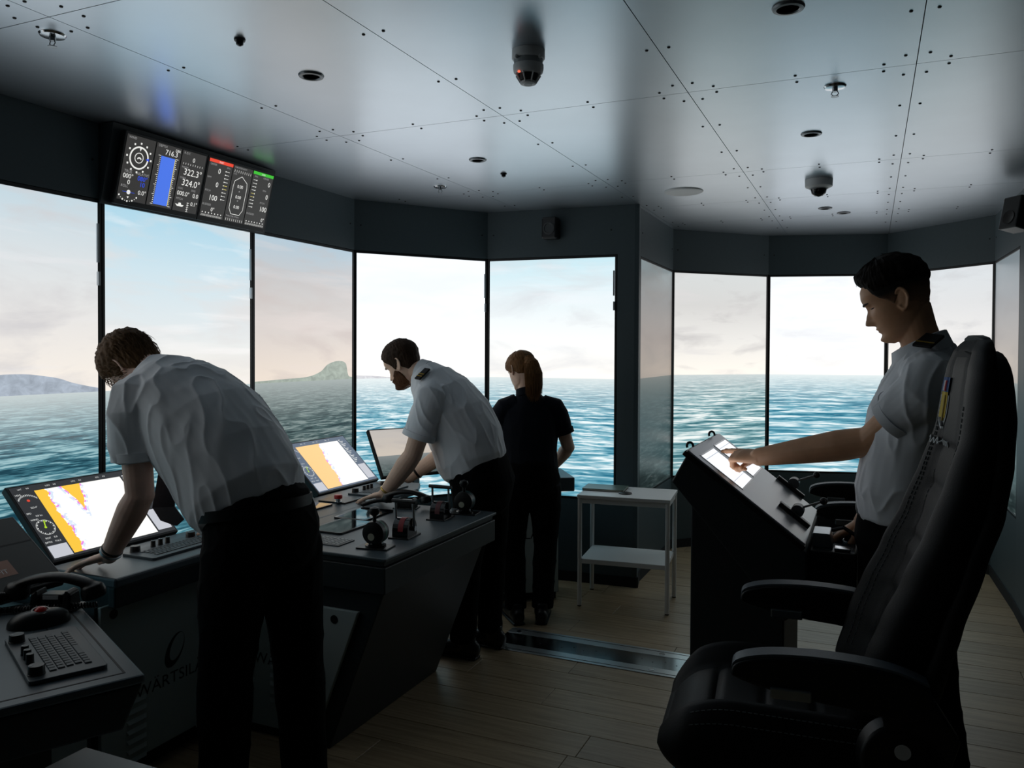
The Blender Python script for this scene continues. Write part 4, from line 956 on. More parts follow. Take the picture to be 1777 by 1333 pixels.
lever((l3.x, l3.y - 0.02, ZT), R_(95), 'twin-arm throttle with a faded red band beside the handset', mat('faded_red', (96, 40, 46), 0.4), 'twin')
lever((-1.80, 3.50, ZT), R_(8), 'ball-topped throttle with a blue-green band at the far end of the helm table', mat('bluegreen_band', (40, 96, 100), 0.4), 'ball')

M_TAB = mat('tablet_glass', (9, 10, 13), 0.05, spec=0.9)
def tablet(c, rz, label, w=0.26, h=0.18, pic=0):
    t = thing('tablet', label, 'tablet', (c[0], c[1], TZ), rz, 'tablets lying on the console')
    mb = MB(); plate(mb, w, h, 0.012, 0, 0.009); mb.build('case', M_BLACKGL, t, local=True, bevel=0.002)
    uvquad('screen', mworld(t), -w / 2 + 0.012, w / 2 - 0.012, -h / 2 + 0.012, h / 2 - 0.012, M_TAB, t, 0.0093)
tablet((-2.16, 2.99), R_(90), 'glossy black tablet beside the nearest throttle', pic=0)
tablet((-2.22, 3.26), R_(92), 'glossy black tablet next to the handset of the bearded officer', pic=1)
tablet((-2.585, 3.27), R_(90), 'glossy black tablet on the worktop below the emergency stop plate', 0.25, 0.17, pic=2)
es = thing('emergency_stop', 'red emergency stop button on a black plate', 'button', (-2.55, 3.52, TZ))
mb = MB(); plate(mb, 0.17, 0.15, 0.004, 0, 0.008, Matrix.Translation((-2.55, 3.52, TZ))); mb.build('plate', M_BLACKPL, es, bevel=0.001)
q = onz(587, 872, TZ + 0.008)
MB().lathe([(0.018, 0), (0.018, 0.006), (0.012, 0.007), (0.012, 0.020)], Matrix.Translation((q.x, q.y, TZ + 0.008)), 20).build('collar', M_CHROME, es, smooth=True)
MB().lathe([(0.012, 0.020), (0.021, 0.021), (0.022, 0.034), (0.018, 0.040), (0.002, 0.041)], Matrix.Translation((q.x, q.y, TZ + 0.008)), 24).build('push_button', M_RED, es, smooth=True)
kp_ = thing('keypad', 'flat pale membrane keypad at the near edge of the helm table', 'keypad', (-2.06, 2.745, TZ), R_(90))
mb = MB(); plate(mb, 0.115, 0.21, 0.004, 0, 0.004); mb.build('body', M_KEYB, kp_, local=True)
mb = MB()
for i in range(5):
    for j in range(10): mb.bx(-0.045 + 0.021 * i, -0.045 + 0.021 * i + 0.016, -0.094 + 0.0192 * j, -0.094 + 0.0192 * j + 0.014, 0.004, 0.0052)
o = mb.build('keys', mat('key_pale', (150, 156, 158), 0.5), kp_, local=True); o['kind'] = 'stuff'
nb = MB(); plate(nb, 0.12, 0.08, 0.004, 0, 0.006, Matrix.Translation((-2.64, 4.12, TZ)) @ Matrix.Rotation(R_(60), 4, 'Z')); nb = nb.build('notepad', mat('notepad_grey', (150, 156, 158), 0.6)); tag(nb, 'grey notepad on the worktop by the hands of the bearded officer', 'notepad')
kq = K + c1 * -0.16 + c2 * 0.20
db = thing('desk_radio', 'small black box on the corner worktop beside the woman in navy', 'radio', (kq.x, kq.y, TZ), math.atan2(c1.y, c1.x))
MB().bx(-0.035, 0.035, -0.025, 0.025, 0, 0.075).build('body', M_BLACKPL, db, local=True, bevel=0.006); MB().cyl((0.0, -0.0255, 0.05), (0.0, -0.028, 0.05), 0.014, n=18).build('dial', M_CHROME, db, smooth=True, local=True)

# ------------------------------------------------------------------ white side table, notebook, stool, hatch
def side_table(loc, rz, label, w, d, h, shelf=0.28, name='side_table', cat='table'):
    t = thing(name, label, cat, loc, rz)
    MB().bx(-w / 2, w / 2, -d / 2, d / 2, h - 0.022, h).build('table_top', M_WPAINT, t, local=True, bevel=0.003)
    mb = MB()
    for s in (-1, 1):
        MB().bx(-w / 2 + 0.012, w / 2 - 0.012, s * (d / 2 - 0.016) - 0.006, s * (d / 2 - 0.016) + 0.006, h - 0.052, h - 0.0225).build('rail', M_WPAINT, t, local=True)
        MB().bx(s * (w / 2 - 0.016) - 0.006, s * (w / 2 - 0.016) + 0.006, -d / 2 + 0.024, d / 2 - 0.024, h - 0.052, h - 0.0225).build('rail', M_WPAINT, t, local=True)
    for sx in (-1, 1):
        for sy in (-1, 1):
            lg = MB().cyl((sx * (w / 2 - 0.016), sy * (d / 2 - 0.016), 0.008), (sx * (w / 2 - 0.016), sy * (d / 2 - 0.016), h - 0.023), 0.014, n=18).build('leg', M_WPAINT, t, smooth=True, local=True)
            MB().cyl((sx * (w / 2 - 0.016), sy * (d / 2 - 0.016), 0), (sx * (w / 2 - 0.016), sy * (d / 2 - 0.016), 0.008), 0.0125, n=16).build('foot', M_BLACKPL, lg, smooth=True, local=True)
    if shelf: MB().bx(-w / 2 + 0.02, w / 2 - 0.02, -d / 2 + 0.01, d / 2 - 0.01, shelf - 0.03, shelf).build('shelf', M_WPAINT, t, local=True, bevel=0.003)
    return t
side_table((-1.395, 4.985, 0), R_(6.0), 'white two-tier side table in front of the corner column', 0.575, 0.40, 0.70, 0.30)
side_table((-1.70, 1.30, 0), 0.0, 'low white square stool under the keyboard wing', 0.52, 0.48, 0.50, 0, 'stool', 'stool')
nbk = thing('notebook', 'thin closed notebook on the white side table', 'notebook', (-1.56, 5.03, 0.70), R_(6))
MB().bx(-0.135, 0.135, -0.095, 0.095, 0.0, 0.003).build('back_cover', M_BLACKPL, nbk, local=True); MB().bx(-0.132, 0.130, -0.092, 0.092, 0.003, 0.012).build('pages', mat('paper', (200, 200, 186), 0.8), nbk, local=True)
MB().bx(-0.135, 0.135, -0.095, 0.095, 0.012, 0.015).build('front_cover', mat('cover_green', (96, 112, 104), 0.35), nbk, local=True)
cs = onz(1085, 857, 0.70); co = MB().lathe([(0.040, 0.0), (0.042, 0.002), (0.042, 0.006), (0.039, 0.008)], Matrix.Translation((cs.x, cs.y, 0.70)), 28).build('coaster', M_BLACKPL, smooth=True); tag(co, 'round black coaster on the white side table', 'coaster')
st = onz(1266, 1078, 0.30); t = thing('round_footstool', 'low round black-rimmed footstool behind the control pod', 'footstool', (st.x, st.y, 0))
MB().lathe([(0.165, 0.27), (0.172, 0.275), (0.172, 0.297), (0.166, 0.302), (0.160, 0.302)], Matrix.Translation((st.x, st.y, 0)), 40).build('rim', M_BLACKPL, t, smooth=True)
MB().lathe([(0.158, 0.28), (0.160, 0.3025), (0.02, 0.306)], Matrix.Translation((st.x, st.y, 0)), 40).build('seat', mat('stool_grey', (120, 128, 132), 0.5), t, smooth=True)
MB().cyl((st.x, st.y, 0.03), (st.x, st.y, 0.269), 0.025, n=20).build('post', M_STEEL, t, smooth=True)
MB().lathe([(0.17, 0), (0.17, 0.008), (0.04, 0.03)], Matrix.Translation((st.x, st.y, 0)), 36).build('base', M_BLACKPL, t, smooth=True)

hx0, hx1, hy0, hy1 = -1.86, -0.62, 3.90, 4.235
M_HATCH = mat('hatch_steel', (190, 198, 202), 0.30, 0.85, bump=0.05, bscale=300); M_HMIR = mat('hatch_polished', (150, 156, 160), 0.16, 1.0)
t = thing('floor_hatch', 'long steel floor hatch with bolted borders set in the oak floor', 'hatch', ((hx0 + hx1) / 2, (hy0 + hy1) / 2, 0))
for a, b in ((hy0, hy0 + 0.085), (hy1 - 0.085, hy1)): MB().bx(hx0, hx1, a, b, 0.0003, 0.004).build('border_strip', M_HATCH, t, bevel=0.001)
MB().bx(hx0, hx1, hy0 + 0.087, hy1 - 0.087, 0.0003, 0.0025).build('cover_plate', M_HMIR, t)
for a in (hy0 + 0.025, hy1 - 0.025): MB().bx(hx0, hx1, a - 0.003, a + 0.003, 0.0041, 0.0046).build('groove', M_INK, t)
for x in (hx0 + 0.06, -0.98): 
    for yb in (hy0 + 0.055, hy1 - 0.055): MB().lathe([(0.016, 0.0041), (0.015, 0.0055), (0.003, 0.006)], Matrix.Translation((x, yb, 0)), 18).build('bolt', M_CHROME, t, smooth=True)
for k in range(14):
    MB().lathe([(0.0045, 0.0026), (0.003, 0.0034)], Matrix.Translation((-1.62 + 0.062 * k, (hy0 + hy1) / 2 + (0.012 if k % 2 else -0.012), 0)), 8).build('rivet', M_INK, t)

# ------------------------------------------------------------------ ceiling and wall fittings
def sd():
    c = onz(917, 88, ZC); t = thing('smoke_detector', 'white smoke detector with a small red lamp under the ceiling', 'smoke detector', (c.x, c.y, ZC - 0.115))
    M = Matrix.Translation((c.x, c.y, ZC))
    MB().lathe([(0.052, -0.030), (0.0545, -0.026), (0.0545, -0.0005)], M, 40).build('mount', M_WHITE, t, smooth=True)
    MB().lathe([(0.047, -0.048), (0.048, -0.0305)], M, 40).build('neck', mat('grey_plastic', (150, 156, 160), 0.5), t, smooth=True)
    MB().lathe([(0.040, -0.080), (0.048, -0.072), (0.0505, -0.060), (0.0505, -0.0485)], M, 40).build('body', M_WHITE, t, smooth=True)
    MB().lathe([(0.030, -0.100), (0.036, -0.0805)], M, 32).build('sensor_chamber', mat('sensor_dark', (34, 36, 38), 0.6), t, smooth=True)
    for k in range(8):
        a = 2 * math.pi * k / 8; d = Vector((math.cos(a), math.sin(a), 0)); c3 = Vector((c.x, c.y, ZC))
        MB().cyl(c3 + d * 0.0435 + Vector((0, 0, -0.078)), c3 + d * 0.0255 + Vector((0, 0, -0.106)), 0.0028, n=8).build('rib', M_WHITE, t, smooth=True)
    MB().lathe([(0.022, -0.111), (0.026, -0.109), (0.027, -0.104), (0.024, -0.1005)], M, 32).build('cap', M_WHITE, t, smooth=True)
    MB().lathe([(0.014, -0.1116), (0.014, -0.1112)], M, 24).build('test_mark', mat('grey_plastic', (150, 156, 160)), t)
    for k in range(4):
        a = R_(66) + math.pi / 2 * k; d = Vector((math.cos(a), math.sin(a), 0)); MB().ell(Vector((c.x, c.y, ZC - 0.032)) + d * 0.0545, (0.006, 0.006, 0.007)).build('clip', M_WHITE, t, smooth=True)
    v = (CAM - Vector((c.x, c.y, HC))).normalized(); d = (v * 0.7 - CR * 0.7).normalized(); MB().ell(Vector((c.x, c.y, ZC - 0.078)) + d * 0.043, (0.005, 0.005, 0.004)).build('lamp', glow('red_led', (255, 110, 80), 1.2), t, smooth=True)
sd()
def downlight(px, py, i, lab):
    c = onz(px, py, ZC); t = thing('downlight', lab, 'ceiling light', (c.x, c.y, ZC - 0.008), 0, 'recessed downlights that are switched off'); M = Matrix.Translation((c.x, c.y, ZC))
    MB().lathe([(0.030, -0.0035), (0.033, -0.007), (0.043, -0.006), (0.046, -0.0005), (0.030, -0.0005), (0.030, -0.0035)], M, 32).build('trim_ring', mat('downlight_trim', (120, 126, 130), 0.35, 0.6), t, smooth=True)
    MB().lathe([(0.0295, -0.0012), (0.0295, -0.0006)], M, 28).build('recess', M_BLACKGL, t)
    MB().lathe([(0.019, -0.0028), (0.0195, -0.0013)], M, 24).build('lens', mat('lens_grey', (150, 156, 158), 0.2), t, smooth=True)
for i, (px, py, lb) in enumerate(((540, 131, 'recessed downlight between the round black sensor and the overhead displays'), (1368, 13, 'recessed downlight on the ceiling panel next to the smoke detector panel'), (1408, 232, 'recessed downlight beyond the sprinkler above the control pod'), (829, 277, 'recessed downlight above the bearded officer'), (1432, 361, 'recessed downlight just beyond the dome camera'), (1464, 369, 'small recessed downlight nearest the alcove displays'))): downlight(px, py, i, lb)
def sprinkler(px, py, lab):
    c = onz(px, py, ZC); t = thing('sprinkler', lab, 'sprinkler', (c.x, c.y, ZC - 0.04), 0, 'ceiling sprinkler heads'); M = Matrix.Translation((c.x, c.y, ZC))
    MB().lathe([(0.020, -0.008), (0.036, -0.006), (0.040, -0.0005)], M, 28).build('rosette', M_CHROME, t, smooth=True)
    MB().cyl((c.x, c.y, ZC - 0.020), (c.x, c.y, ZC - 0.0085), 0.010, n=14).build('body', M_STEEL, t, smooth=True)
    for s in (-1, 1): MB().tube([(c.x + s * 0.009, c.y, ZC - 0.020), (c.x + s * 0.013, c.y, ZC - 0.028), (c.x + s * 0.004, c.y, ZC - 0.036)], 0.002, 6).build('yoke', M_STEEL, t, smooth=True)
    MB().lathe([(0.014, -0.039), (0.014, -0.0372)], M, 16).build('deflector', M_STEEL, t)
sprinkler(91, 60, 'chrome sprinkler head at the ceiling joint above the left displays'); sprinkler(1449, 150, 'chrome sprinkler head above the control pod'); sprinkler(764, 324, 'chrome sprinkler head near the front left corner')
for px, py, lb in ((416, 68, 'small round black sensor on the ceiling near the overhead displays'), (874, 301, 'tiny black sensor on the ceiling beyond the downlight over the bearded officer')):
    c = onz(px, py, ZC); t = thing('ceiling_sensor', lb, 'sensor', (c.x, c.y, ZC - 0.02), 0, 'black ceiling sensors'); M = Matrix.Translation((c.x, c.y, ZC))
    MB().lathe([(0.017, -0.006), (0.018, -0.0005)], M, 20).build('flange', M_BLACKPL, t, smooth=True); MB().lathe([(0.004, -0.022), (0.011, -0.018), (0.013, -0.0061)], M, 20).build('eye', M_BLACKGL, t, smooth=True)
c = onz(1186, 332, ZC); t = thing('ceiling_speaker', 'round white loudspeaker grille flush in the ceiling', 'loudspeaker', (c.x, c.y, ZC - 0.01)); M = Matrix.Translation((c.x, c.y, ZC))
MB().lathe([(0.096, -0.007), (0.106, -0.010), (0.118, -0.005), (0.120, -0.0005)], M, 44).build('ring', M_WHITE, t, smooth=True); MB().lathe([(0.095, -0.0068), (0.097, -0.0008)], M, 44).build('grille', mat('grille_white', (176, 182, 186), 0.6, bump=0.6, bscale=700), t, smooth=True)
c = onz(1421, 312, ZC); t = thing('dome_camera', 'white dome camera with a black glass dome under the ceiling', 'camera', (c.x, c.y, ZC - 0.1)); M = Matrix.Translation((c.x, c.y, ZC))
MB().lathe([(0.055, -0.050), (0.074, -0.040), (0.076, -0.0005)], M, 36).build('housing', M_WHITE, t, smooth=True)
MB().lathe([(0.002, -0.098), (0.022, -0.092), (0.038, -0.078), (0.045, -0.0505)], M, 32).build('dome', M_BLACKGL, t, smooth=True); MB().lathe([(0.046, -0.055), (0.052, -0.0502)], M, 32).build('collar', mat('grey_plastic', (150, 156, 160)), t, smooth=True)
c = ony(960, 398, 5.262); t = thing('wall_speaker', 'small black loudspeaker on the fascia above the display behind the woman', 'loudspeaker', (c.x, c.y, c.z - 0.07))
MB().bx(c.x - 0.055, c.x + 0.055, c.y - 0.085, c.y + 0.0, c.z - 0.075, c.z + 0.075).build('cabinet', M_BLACKPL, t, bevel=0.012); Mq = frame((c.x, c.y - 0.0855, c.z - 0.005), (1, 0, 0), (0, 0, 1))
MB().lathe([(0.043, 0.0), (0.043, 0.004), (0.034, 0.005), (0.030, 0.001), (0.010, -0.0002)], Mq, 28).build('driver', mat('driver_grey', (52, 56, 58), 0.45), t, smooth=True)
MB().bx(c.x - 0.02, c.x + 0.02, c.y + 0.001, c.y + 0.022, c.z - 0.03, c.z + 0.03).build('bracket', M_STEEL, t)
c = onx(1766, 372, 0.77); t = thing('wall_speaker', 'black loudspeaker high on the alcove right wall', 'loudspeaker', (c.x, c.y, c.z - 0.09)); Mq = Matrix.Translation(c) @ Matrix.Rotation(R_(35), 4, 'Z') @ Matrix.Rotation(R_(12), 4, 'Y')
MB().box((0, 0, 0), (0.11, 0.13, 0.19), Mq).build('cabinet', M_BLACKPL, t, bevel=0.008); MB().cyl(Mq @ Vector((0.0, 0.03, 0.05)), (0.826, c.y + 0.02, c.z + 0.03), 0.009, n=12).build('bracket', M_STEEL, t, smooth=True)
MB().lathe([(0.04, 0), (0.04, 0.003), (0.012, 0.0005)], Mq @ frame((-0.0555, 0, -0.03), (0, -1, 0), (0, 0, 1)), 24).build('driver', M_BLACKGL, t, smooth=True)
# ------------------------------------------------------------------ sloped control pod
PA, PB = Vector((-0.574, 0, 1.261)), Vector((-0.178, 0, 0.965)); PY0, PY1 = 2.78, 3.42
pod = thing('control_pod', 'dark pedestal console with a sloped silver control panel', 'console', ((PA.x + PB.x) / 2, (PY0 + PY1) / 2, 0))
sl = (PB - PA).normalized(); nrm = Vector((-sl.z, 0, sl.x)); 
if nrm.z < 0: nrm = -nrm
def pp(a, b, h=0.0): return PA + sl * a + Vector((0, PY0 + b, 0)) + nrm * h       # a down the slope, b across
SL = (PB - PA).length; PWD = PY1 - PY0
lo = ony(1165, 836, PY0)
mb = MB(); mb.prism([(PA.x, PY0 + 0.004, PA.z - 0.022), (PB.x - 0.004, PY0 + 0.004, PB.z - 0.022), (PB.x + 0.0, PY0 + 0.004, PB.z - 0.20), (PB.x - 0.07, PY0 + 0.004, PB.z - 0.26), (lo.x, PY0 + 0.004, lo.z)], (0, PWD - 0.008, 0)); mb.build('housing', M_CONSD, pod, bevel=0.005)
Mp = frame(pp(0, 0), sl, (0, 1, 0))     # x down slope, y across, z = out of the panel
if Mp.to_3x3().col[2].z < 0: Mp = frame(pp(0, 0), sl, (0, 1, 0), nrm)
MB().box((SL / 2, PWD / 2, -0.016), (SL, PWD, 0.018), Mp).build('panel_rim', M_BLACKPL, pod, bevel=0.003)
MB().box((SL / 2, PWD / 2, -0.003), (SL - 0.014, PWD - 0.014, 0.006), Mp).build('control_panel', mat('satin_panel', (176, 182, 188), 0.32, 0.45, bump=0.03, bscale=300), pod, bevel=0.001)
mb = MB(); mb.prism([(-0.562, PY0 + 0.03, 0.0), (-0.25, PY0 + 0.03, 0.0), (-0.25, PY0 + 0.03, 0.72), (-0.562, PY0 + 0.03, 1.075)], (0, PWD - 0.06, 0)); mb.build('pedestal', M_CONSD, pod, bevel=0.006)
MB().bx(-0.60, -0.20, PY0 + 0.03, PY1 - 0.03, 0.0, 0.02).build('foot_plate', M_BLACKPL, pod, bevel=0.004)
def uvp(px, py): v = onpl(px, py, pp(0, 0), nrm) - pp(0, 0); return v.dot(sl), v.y
SCR = glow('pod_screen', (238, 242, 250), 1.1)
for pts, nm in ((((1216.5, 793), (1237, 779), (1303, 830), (1290, 848)), 'touch_screen'), (((1240, 775), (1256, 765), (1320, 810), (1308, 826)), 'touch_screen')):
    q = [uvp(*p) for p in pts]; a0 = (q[0][0] + q[1][0]) / 2; a1 = (q[2][0] + q[3][0]) / 2; b0 = (q[0][1] + q[3][1]) / 2; b1 = (q[1][1] + q[2][1]) / 2
    MB().box(((a0 + a1) / 2, (b0 + b1) / 2, 0.0006), (a1 - a0 + 0.012, b1 - b0 + 0.012, 0.0012), Mp).build('screen_bezel', M_BLACKGL, pod)
    s_ = MB().box(((a0 + a1) / 2, (b0 + b1) / 2, 0.0016), (a1 - a0, b1 - b0, 0.0012), Mp).build(nm, SCR, pod)
    MB().box((a0 + 0.02, (b0 + b1) / 2, 0.00225), (0.003, b1 - b0, 0.0003), Mp).build('menu_line', glow('pod_grey', (170, 178, 190), 1.0), s_)
    MB().box((a1 - 0.035, (b0 + b1) / 2, 0.00225), (0.002, b1 - b0, 0.0003), Mp).build('menu_line', glow('pod_grey', (170, 178, 190), 1.0), s_)
for (px, py), (kx, ky) in (((1378, 893), (1412, 897)), ((1372, 845), (1414, 858))):
    a, b = uvp(px, py); 
    for s in (-1, 1): MB().box((a, b + s * 0.030, 0.0015), (0.125, 0.022, 0.003), Mp).build('scale_plate', M_WHITE, pod)
    MB().box((a, b - 0.048, 0.008), (0.125, 0.013, 0.016), Mp).build('lever_rail', M_BLACKPL, pod, bevel=0.002)
    MB().cyl(Mp @ Vector((a, b - 0.030, 0.022)), Mp @ Vector((a, b + 0.020, 0.022)), 0.022, n=22).build('lever_drum', mat('drum_grey', (74, 80, 84), 0.4), pod, smooth=True)
    base = Mp @ Vector((a, b, 0.030)); tip = base + Vector((0.080, 0.01, 0.030))
    MB().cyl(base, tip, 0.004, n=10).build('lever_rod', M_STEEL, pod, smooth=True); MB().ell(tip, (0.0135,) * 3).build('lever_knob', M_BLACKPL, pod, smooth=True)
for px, py in ((1196, 775), (1236, 757)):
    a, b = uvp(px, py); c = Mp @ Vector((-0.002, b, 0.004))
    pts = [c + Vector((-0.011 * math.cos(t), 0, 0.012 * math.sin(t))) for t in [math.pi * (-0.2 + 1.3 * i / 10) for i in range(11)]]
    MB().tube(pts, 0.0045, 8).build('cable_hook', M_BLACKPL, pod, smooth=True)
# joystick box fixed to the lower end of the pod
jb = thing('joystick_box', 'black joystick box with a silver face at the low end of the control pod', 'joystick', (-0.09, 3.02, 0.74))
MB().bx(-0.176, -0.03, 2.86, 3.12, 0.70, 0.935).build('body', M_BLACKPL, jb, bevel=0.008)
mb = MB(); mb.prism([(-0.170, 2.90, 0.937), (-0.105, 2.90, 0.937), (-0.115, 2.90, 0.985), (-0.170, 2.90, 0.985)], (0, 0.12, 0)); mb.build('silver_face', M_STEEL, jb, bevel=0.003)
MB().cyl((-0.06, 3.05, 0.936), (-0.055, 3.05, 0.965), 0.016, 0.012, 16).build('stick_boot', M_BLACKPL, jb, smooth=True)
MB().tube([(-0.11, 3.02, 0.975), (-0.075, 3.0, 0.992), (-0.04, 2.98, 0.975)], 0.007, 8).build('guard_bar', M_BLACKGL, jb, smooth=True)
MB().bx(-0.10, -0.05, 2.875, 2.92, 0.9355, 0.945).build('rocker', M_CHROME, jb, bevel=0.002)

# ------------------------------------------------------------------ helm chairs
M_LEATHER = mat('black_leather', (7, 8, 9), 0.55, bump=0.25, bscale=260, var=0.1, vscale=14, spec=0.22)
M_FABRIC = mat('black_fabric', (7, 8, 9), 0.75, bump=0.3, bscale=500)
M_STITCH = mat('grey_thread', (104, 112, 114), 0.7)
M_ARM = mat('arm_plastic', (13, 15, 17), 0.38, bump=0.25, bscale=500)
def grid_mesh(fn, nu, nv, cu=True):
    vs = []; fs = []
    for j in range(nv + 1):
        for i in range(nu): vs.append(fn(i / nu, j / nv))
    for j in range(nv):
        for i in range(nu): fs.append((j * nu + i, j * nu + (i + 1) % nu, (j + 1) * nu + (i + 1) % nu, (j + 1) * nu + i))
    fs.append(tuple(range(nu - 1, -1, -1))); fs.append(tuple(range(nv * nu, (nv + 1) * nu)))
    return vs, fs
def lerp_tab(tab, z):
    if z <= tab[0][0]: return tab[0][1]
    for (a, b), (c, d) in zip(tab, tab[1:]):
        if z <= c:
            t = (z - a) / (c - a); t = t * t * (3 - 2 * t) * 0.35 + t * 0.65; return b + (d - b) * t
    return tab[-1][1]
XFR = [(0.70, -0.02), (0.80, 0.0), (0.90, 0.03), (1.0, 0.062), (1.1, 0.098), (1.2, 0.132), (1.3, 0.158), (1.4, 0.176), (1.5, 0.186), (1.56, 0.194), (1.60, 0.204), (1.637, 0.228)]   # front face x
XBK = [(0.70, 0.10), (0.80, 0.115), (0.90, 0.14), (1.0, 0.168), (1.136, 0.212), (1.25, 0.25), (1.35, 0.268), (1.45, 0.275), (1.55, 0.270), (1.60, 0.264), (1.637, 0.246)]
HWD = [(0.70, 0.20), (0.80, 0.235), (0.95, 0.25), (1.1, 0.245), (1.25, 0.232), (1.36, 0.212), (1.46, 0.198), (1.54, 0.187), (1.575, 0.176), (1.60, 0.158), (1.618, 0.132), (1.63, 0.095), (1.637, 0.03)]
BOL = [(0.70, 0.03), (0.80, 0.06), (0.95, 0.062), (1.1, 0.048), (1.25, 0.032), (1.35, 0.018), (1.42, 0.006), (1.63, 0.0)]
def back_pt(u, z, front):
    hw = lerp_tab(HWD, z); xf = lerp_tab(XFR, z); xb = lerp_tab(XBK, z); b = lerp_tab(BOL, z)
    au = abs(u); bol = b * max(0.0, min(1.0, (au - 0.42) / 0.30)) ** 1.5
    rnd = 1 - max(0, (au - 0.55) / 0.45) ** 3
    mid = (xf + xb) / 2 - bol * 0.5
    if front: x = mid + (xf - bol - mid) * max(0.0, rnd) ** 0.35
    else: x = mid + (xb - 0.030 - mid) * max(0.0, rnd) ** 0.35
    if front and au < 0.45:
        x += 0.004 * math.exp(-((au - 0.44) / 0.05) ** 2)
        if z < 1.36:
            ph = (z - 0.80) / 0.135; x += 0.006 * max(0, 1 - abs((ph % 1.0) - 0.5) * -1 - 1) + 0.007 * math.exp(-(((ph % 1.0) - 0.5) / 0.10) ** 2)
        x += 0.008 * math.exp(-((z - 1.37) / 0.012) ** 2)
    return Vector((x, u * hw, z))
def helm_chair(cy, label):
    t = thing('helm_chair', label, 'chair', (0.0, cy, 0), R_(6), 'high-backed helm chairs')
    NU = 72
    def fb(i, j):
        z = 0.70 + 0.937 * (1 - (1 - j) ** 1.7); a = i * 2 * math.pi; u = math.sin(a); c = math.cos(a)
        u = math.copysign(abs(u) ** 0.8, u); return back_pt(u, z, c < 0)
    vs, fs = grid_mesh(fb, NU, 110); bk = MB().add(vs, fs).build('backrest', M_LEATHER, t, smooth=True, local=True, ang=70)
    def fsh(i, j):
        z = 0.72 + 0.88 * (1 - (1 - j) ** 1.7); a = i * 2 * math.pi; u = math.sin(a); c = math.cos(a); u = math.copysign(abs(u) ** 0.8, u)
        hw = lerp_tab(HWD, z + 0.036) * 1.02; xb = lerp_tab(XBK, z); k = max(0.0, 1 - max(0, (abs(u) - 0.5) / 0.5) ** 3) ** 0.4
        return Vector((xb - 0.035 + (0.040 if c > 0 else -0.03) * k, u * hw, z))
    vs, fs = grid_mesh(fsh, 60, 90); MB().add(vs, fs).build('back_shell', M_FABRIC, t, smooth=True, local=True, ang=70)
    # stitched seams on the backrest
    def seam(u0, z0, z1, off, nm='stitching', m=M_STITCH, dash=True, fu=None):
        mb = MB(); z = z0
        while z < z1:
            p = []
            for k in range(3):
                zz = z + 0.0045 * k; u = (fu(zz) if fu else u0); q = back_pt(u, zz, True); p.append(q + Vector((-0.0012, 0, 0)))
            mb.tube(p, 0.0011, 4); z += 0.013
        o = mb.build(nm, m, bk, local=True); o['kind'] = 'stuff'
    for s in (-1, 1):
        for d in (0.0, 0.045): seam(s * (0.60 + d), 0.83, 1.47, 0)
        seam(s * 0.44, 0.83, 1.30, 0)
    def crest():
        off = [0.0]
        M = lambda u, z: back_pt(u, z, True) + Vector((-0.0012 - off[0], 0, 0))
        def P(nm, rgb, u0, u1, z0, z1, tip=False):
            off[0] += 0.0006; mb = MB(); n = 8; vs = []; fs = []
            for j in range(n + 1):
                z = z0 + (z1 - z0) * j / n
                k = math.sqrt(max(0.03, min(1.0, (z - z0) / (0.45 * (z1 - z0))))) if tip else 1.0
                for i in range(n + 1): vs.append(M((u0 + u1) / 2 + (u1 - u0) / 2 * (-1 + 2 * i / n) * k, z))
            for j in range(n):
                for i in range(n): fs.append((j * (n + 1) + i, (j + 1) * (n + 1) + i, (j + 1) * (n + 1) + i + 1, j * (n + 1) + i + 1))
            mb.add(vs, fs).build(nm, mat(nm + '_cloth', rgb, 0.7), bk, local=True)
        P('crest_border', (214, 218, 220), 0.27, 0.66, 1.408, 1.492, True)
        P('crest_field_dark', (30, 34, 40), 0.30, 0.63, 1.414, 1.492, True)
        P('crest_field_yellow', (214, 184, 40), 0.32, 0.61, 1.436, 1.500)
        P('crest_anchor', (150, 126, 30), 0.44, 0.49, 1.428, 1.492)
        P('crest_field_blue', (38, 84, 150), 0.29, 0.64, 1.500, 1.536)
        P('crest_field_white', (226, 226, 226), 0.36, 0.57, 1.502, 1.528)
        P('crest_cross', (196, 44, 50), 0.43, 0.50, 1.502, 1.528)
        mb = MB()
        pts = []
        for i in range(80):
            s = i / 79; u = 0.72 - 0.66 * s; z = 1.376 - 0.0 + 0.006 * math.sin(s * 46) + (0.006 if i in (0, 1, 2, 26, 27) else 0); pts.append(back_pt(u, z, True) + Vector((-0.0018, 0, 0)))
        mb.tube(pts, 0.0022, 5); mb.build('script_lettering', mat('white_thread', (224, 228, 230), 0.6), bk, local=True)
    crest()
    # seat
    def seat_pt(u, x, top):
        hw = 0.262 - 0.03 * max(0, (-x - 0.36) / 0.12) ** 2; au = abs(u)
        zt = 0.735 + 0.02 * (-x) ; fr = max(0.0, (-x - 0.30) / 0.18); zt -= 0.07 * fr ** 2.4
        bol = 0.05 * max(0, min(1, (au - 0.5) / 0.25)) ** 1.4 * (1 - 0.3 * fr)
        rnd = max(0.0, 1 - max(0, (au - 0.6) / 0.4) ** 3) ** 0.5
        zb = 0.585 + 0.02 * fr
        if top:
            z = zt + bol
            if au < 0.5:
                ph = (x + 0.47) / 0.118; z -= 0.012 * math.exp(-(((ph % 1.0) - 0.0) / 0.07) ** 2) + 0.012 * math.exp(-(((ph % 1.0) - 1.0) / 0.07) ** 2)
            z -= 0.010 * math.exp(-((au - 0.5) / 0.03) ** 2)
            return Vector((x, u * hw, 0.655 + (z - 0.655) * rnd))
        return Vector((x, u * hw, 0.655 + (zb - 0.655) * rnd))
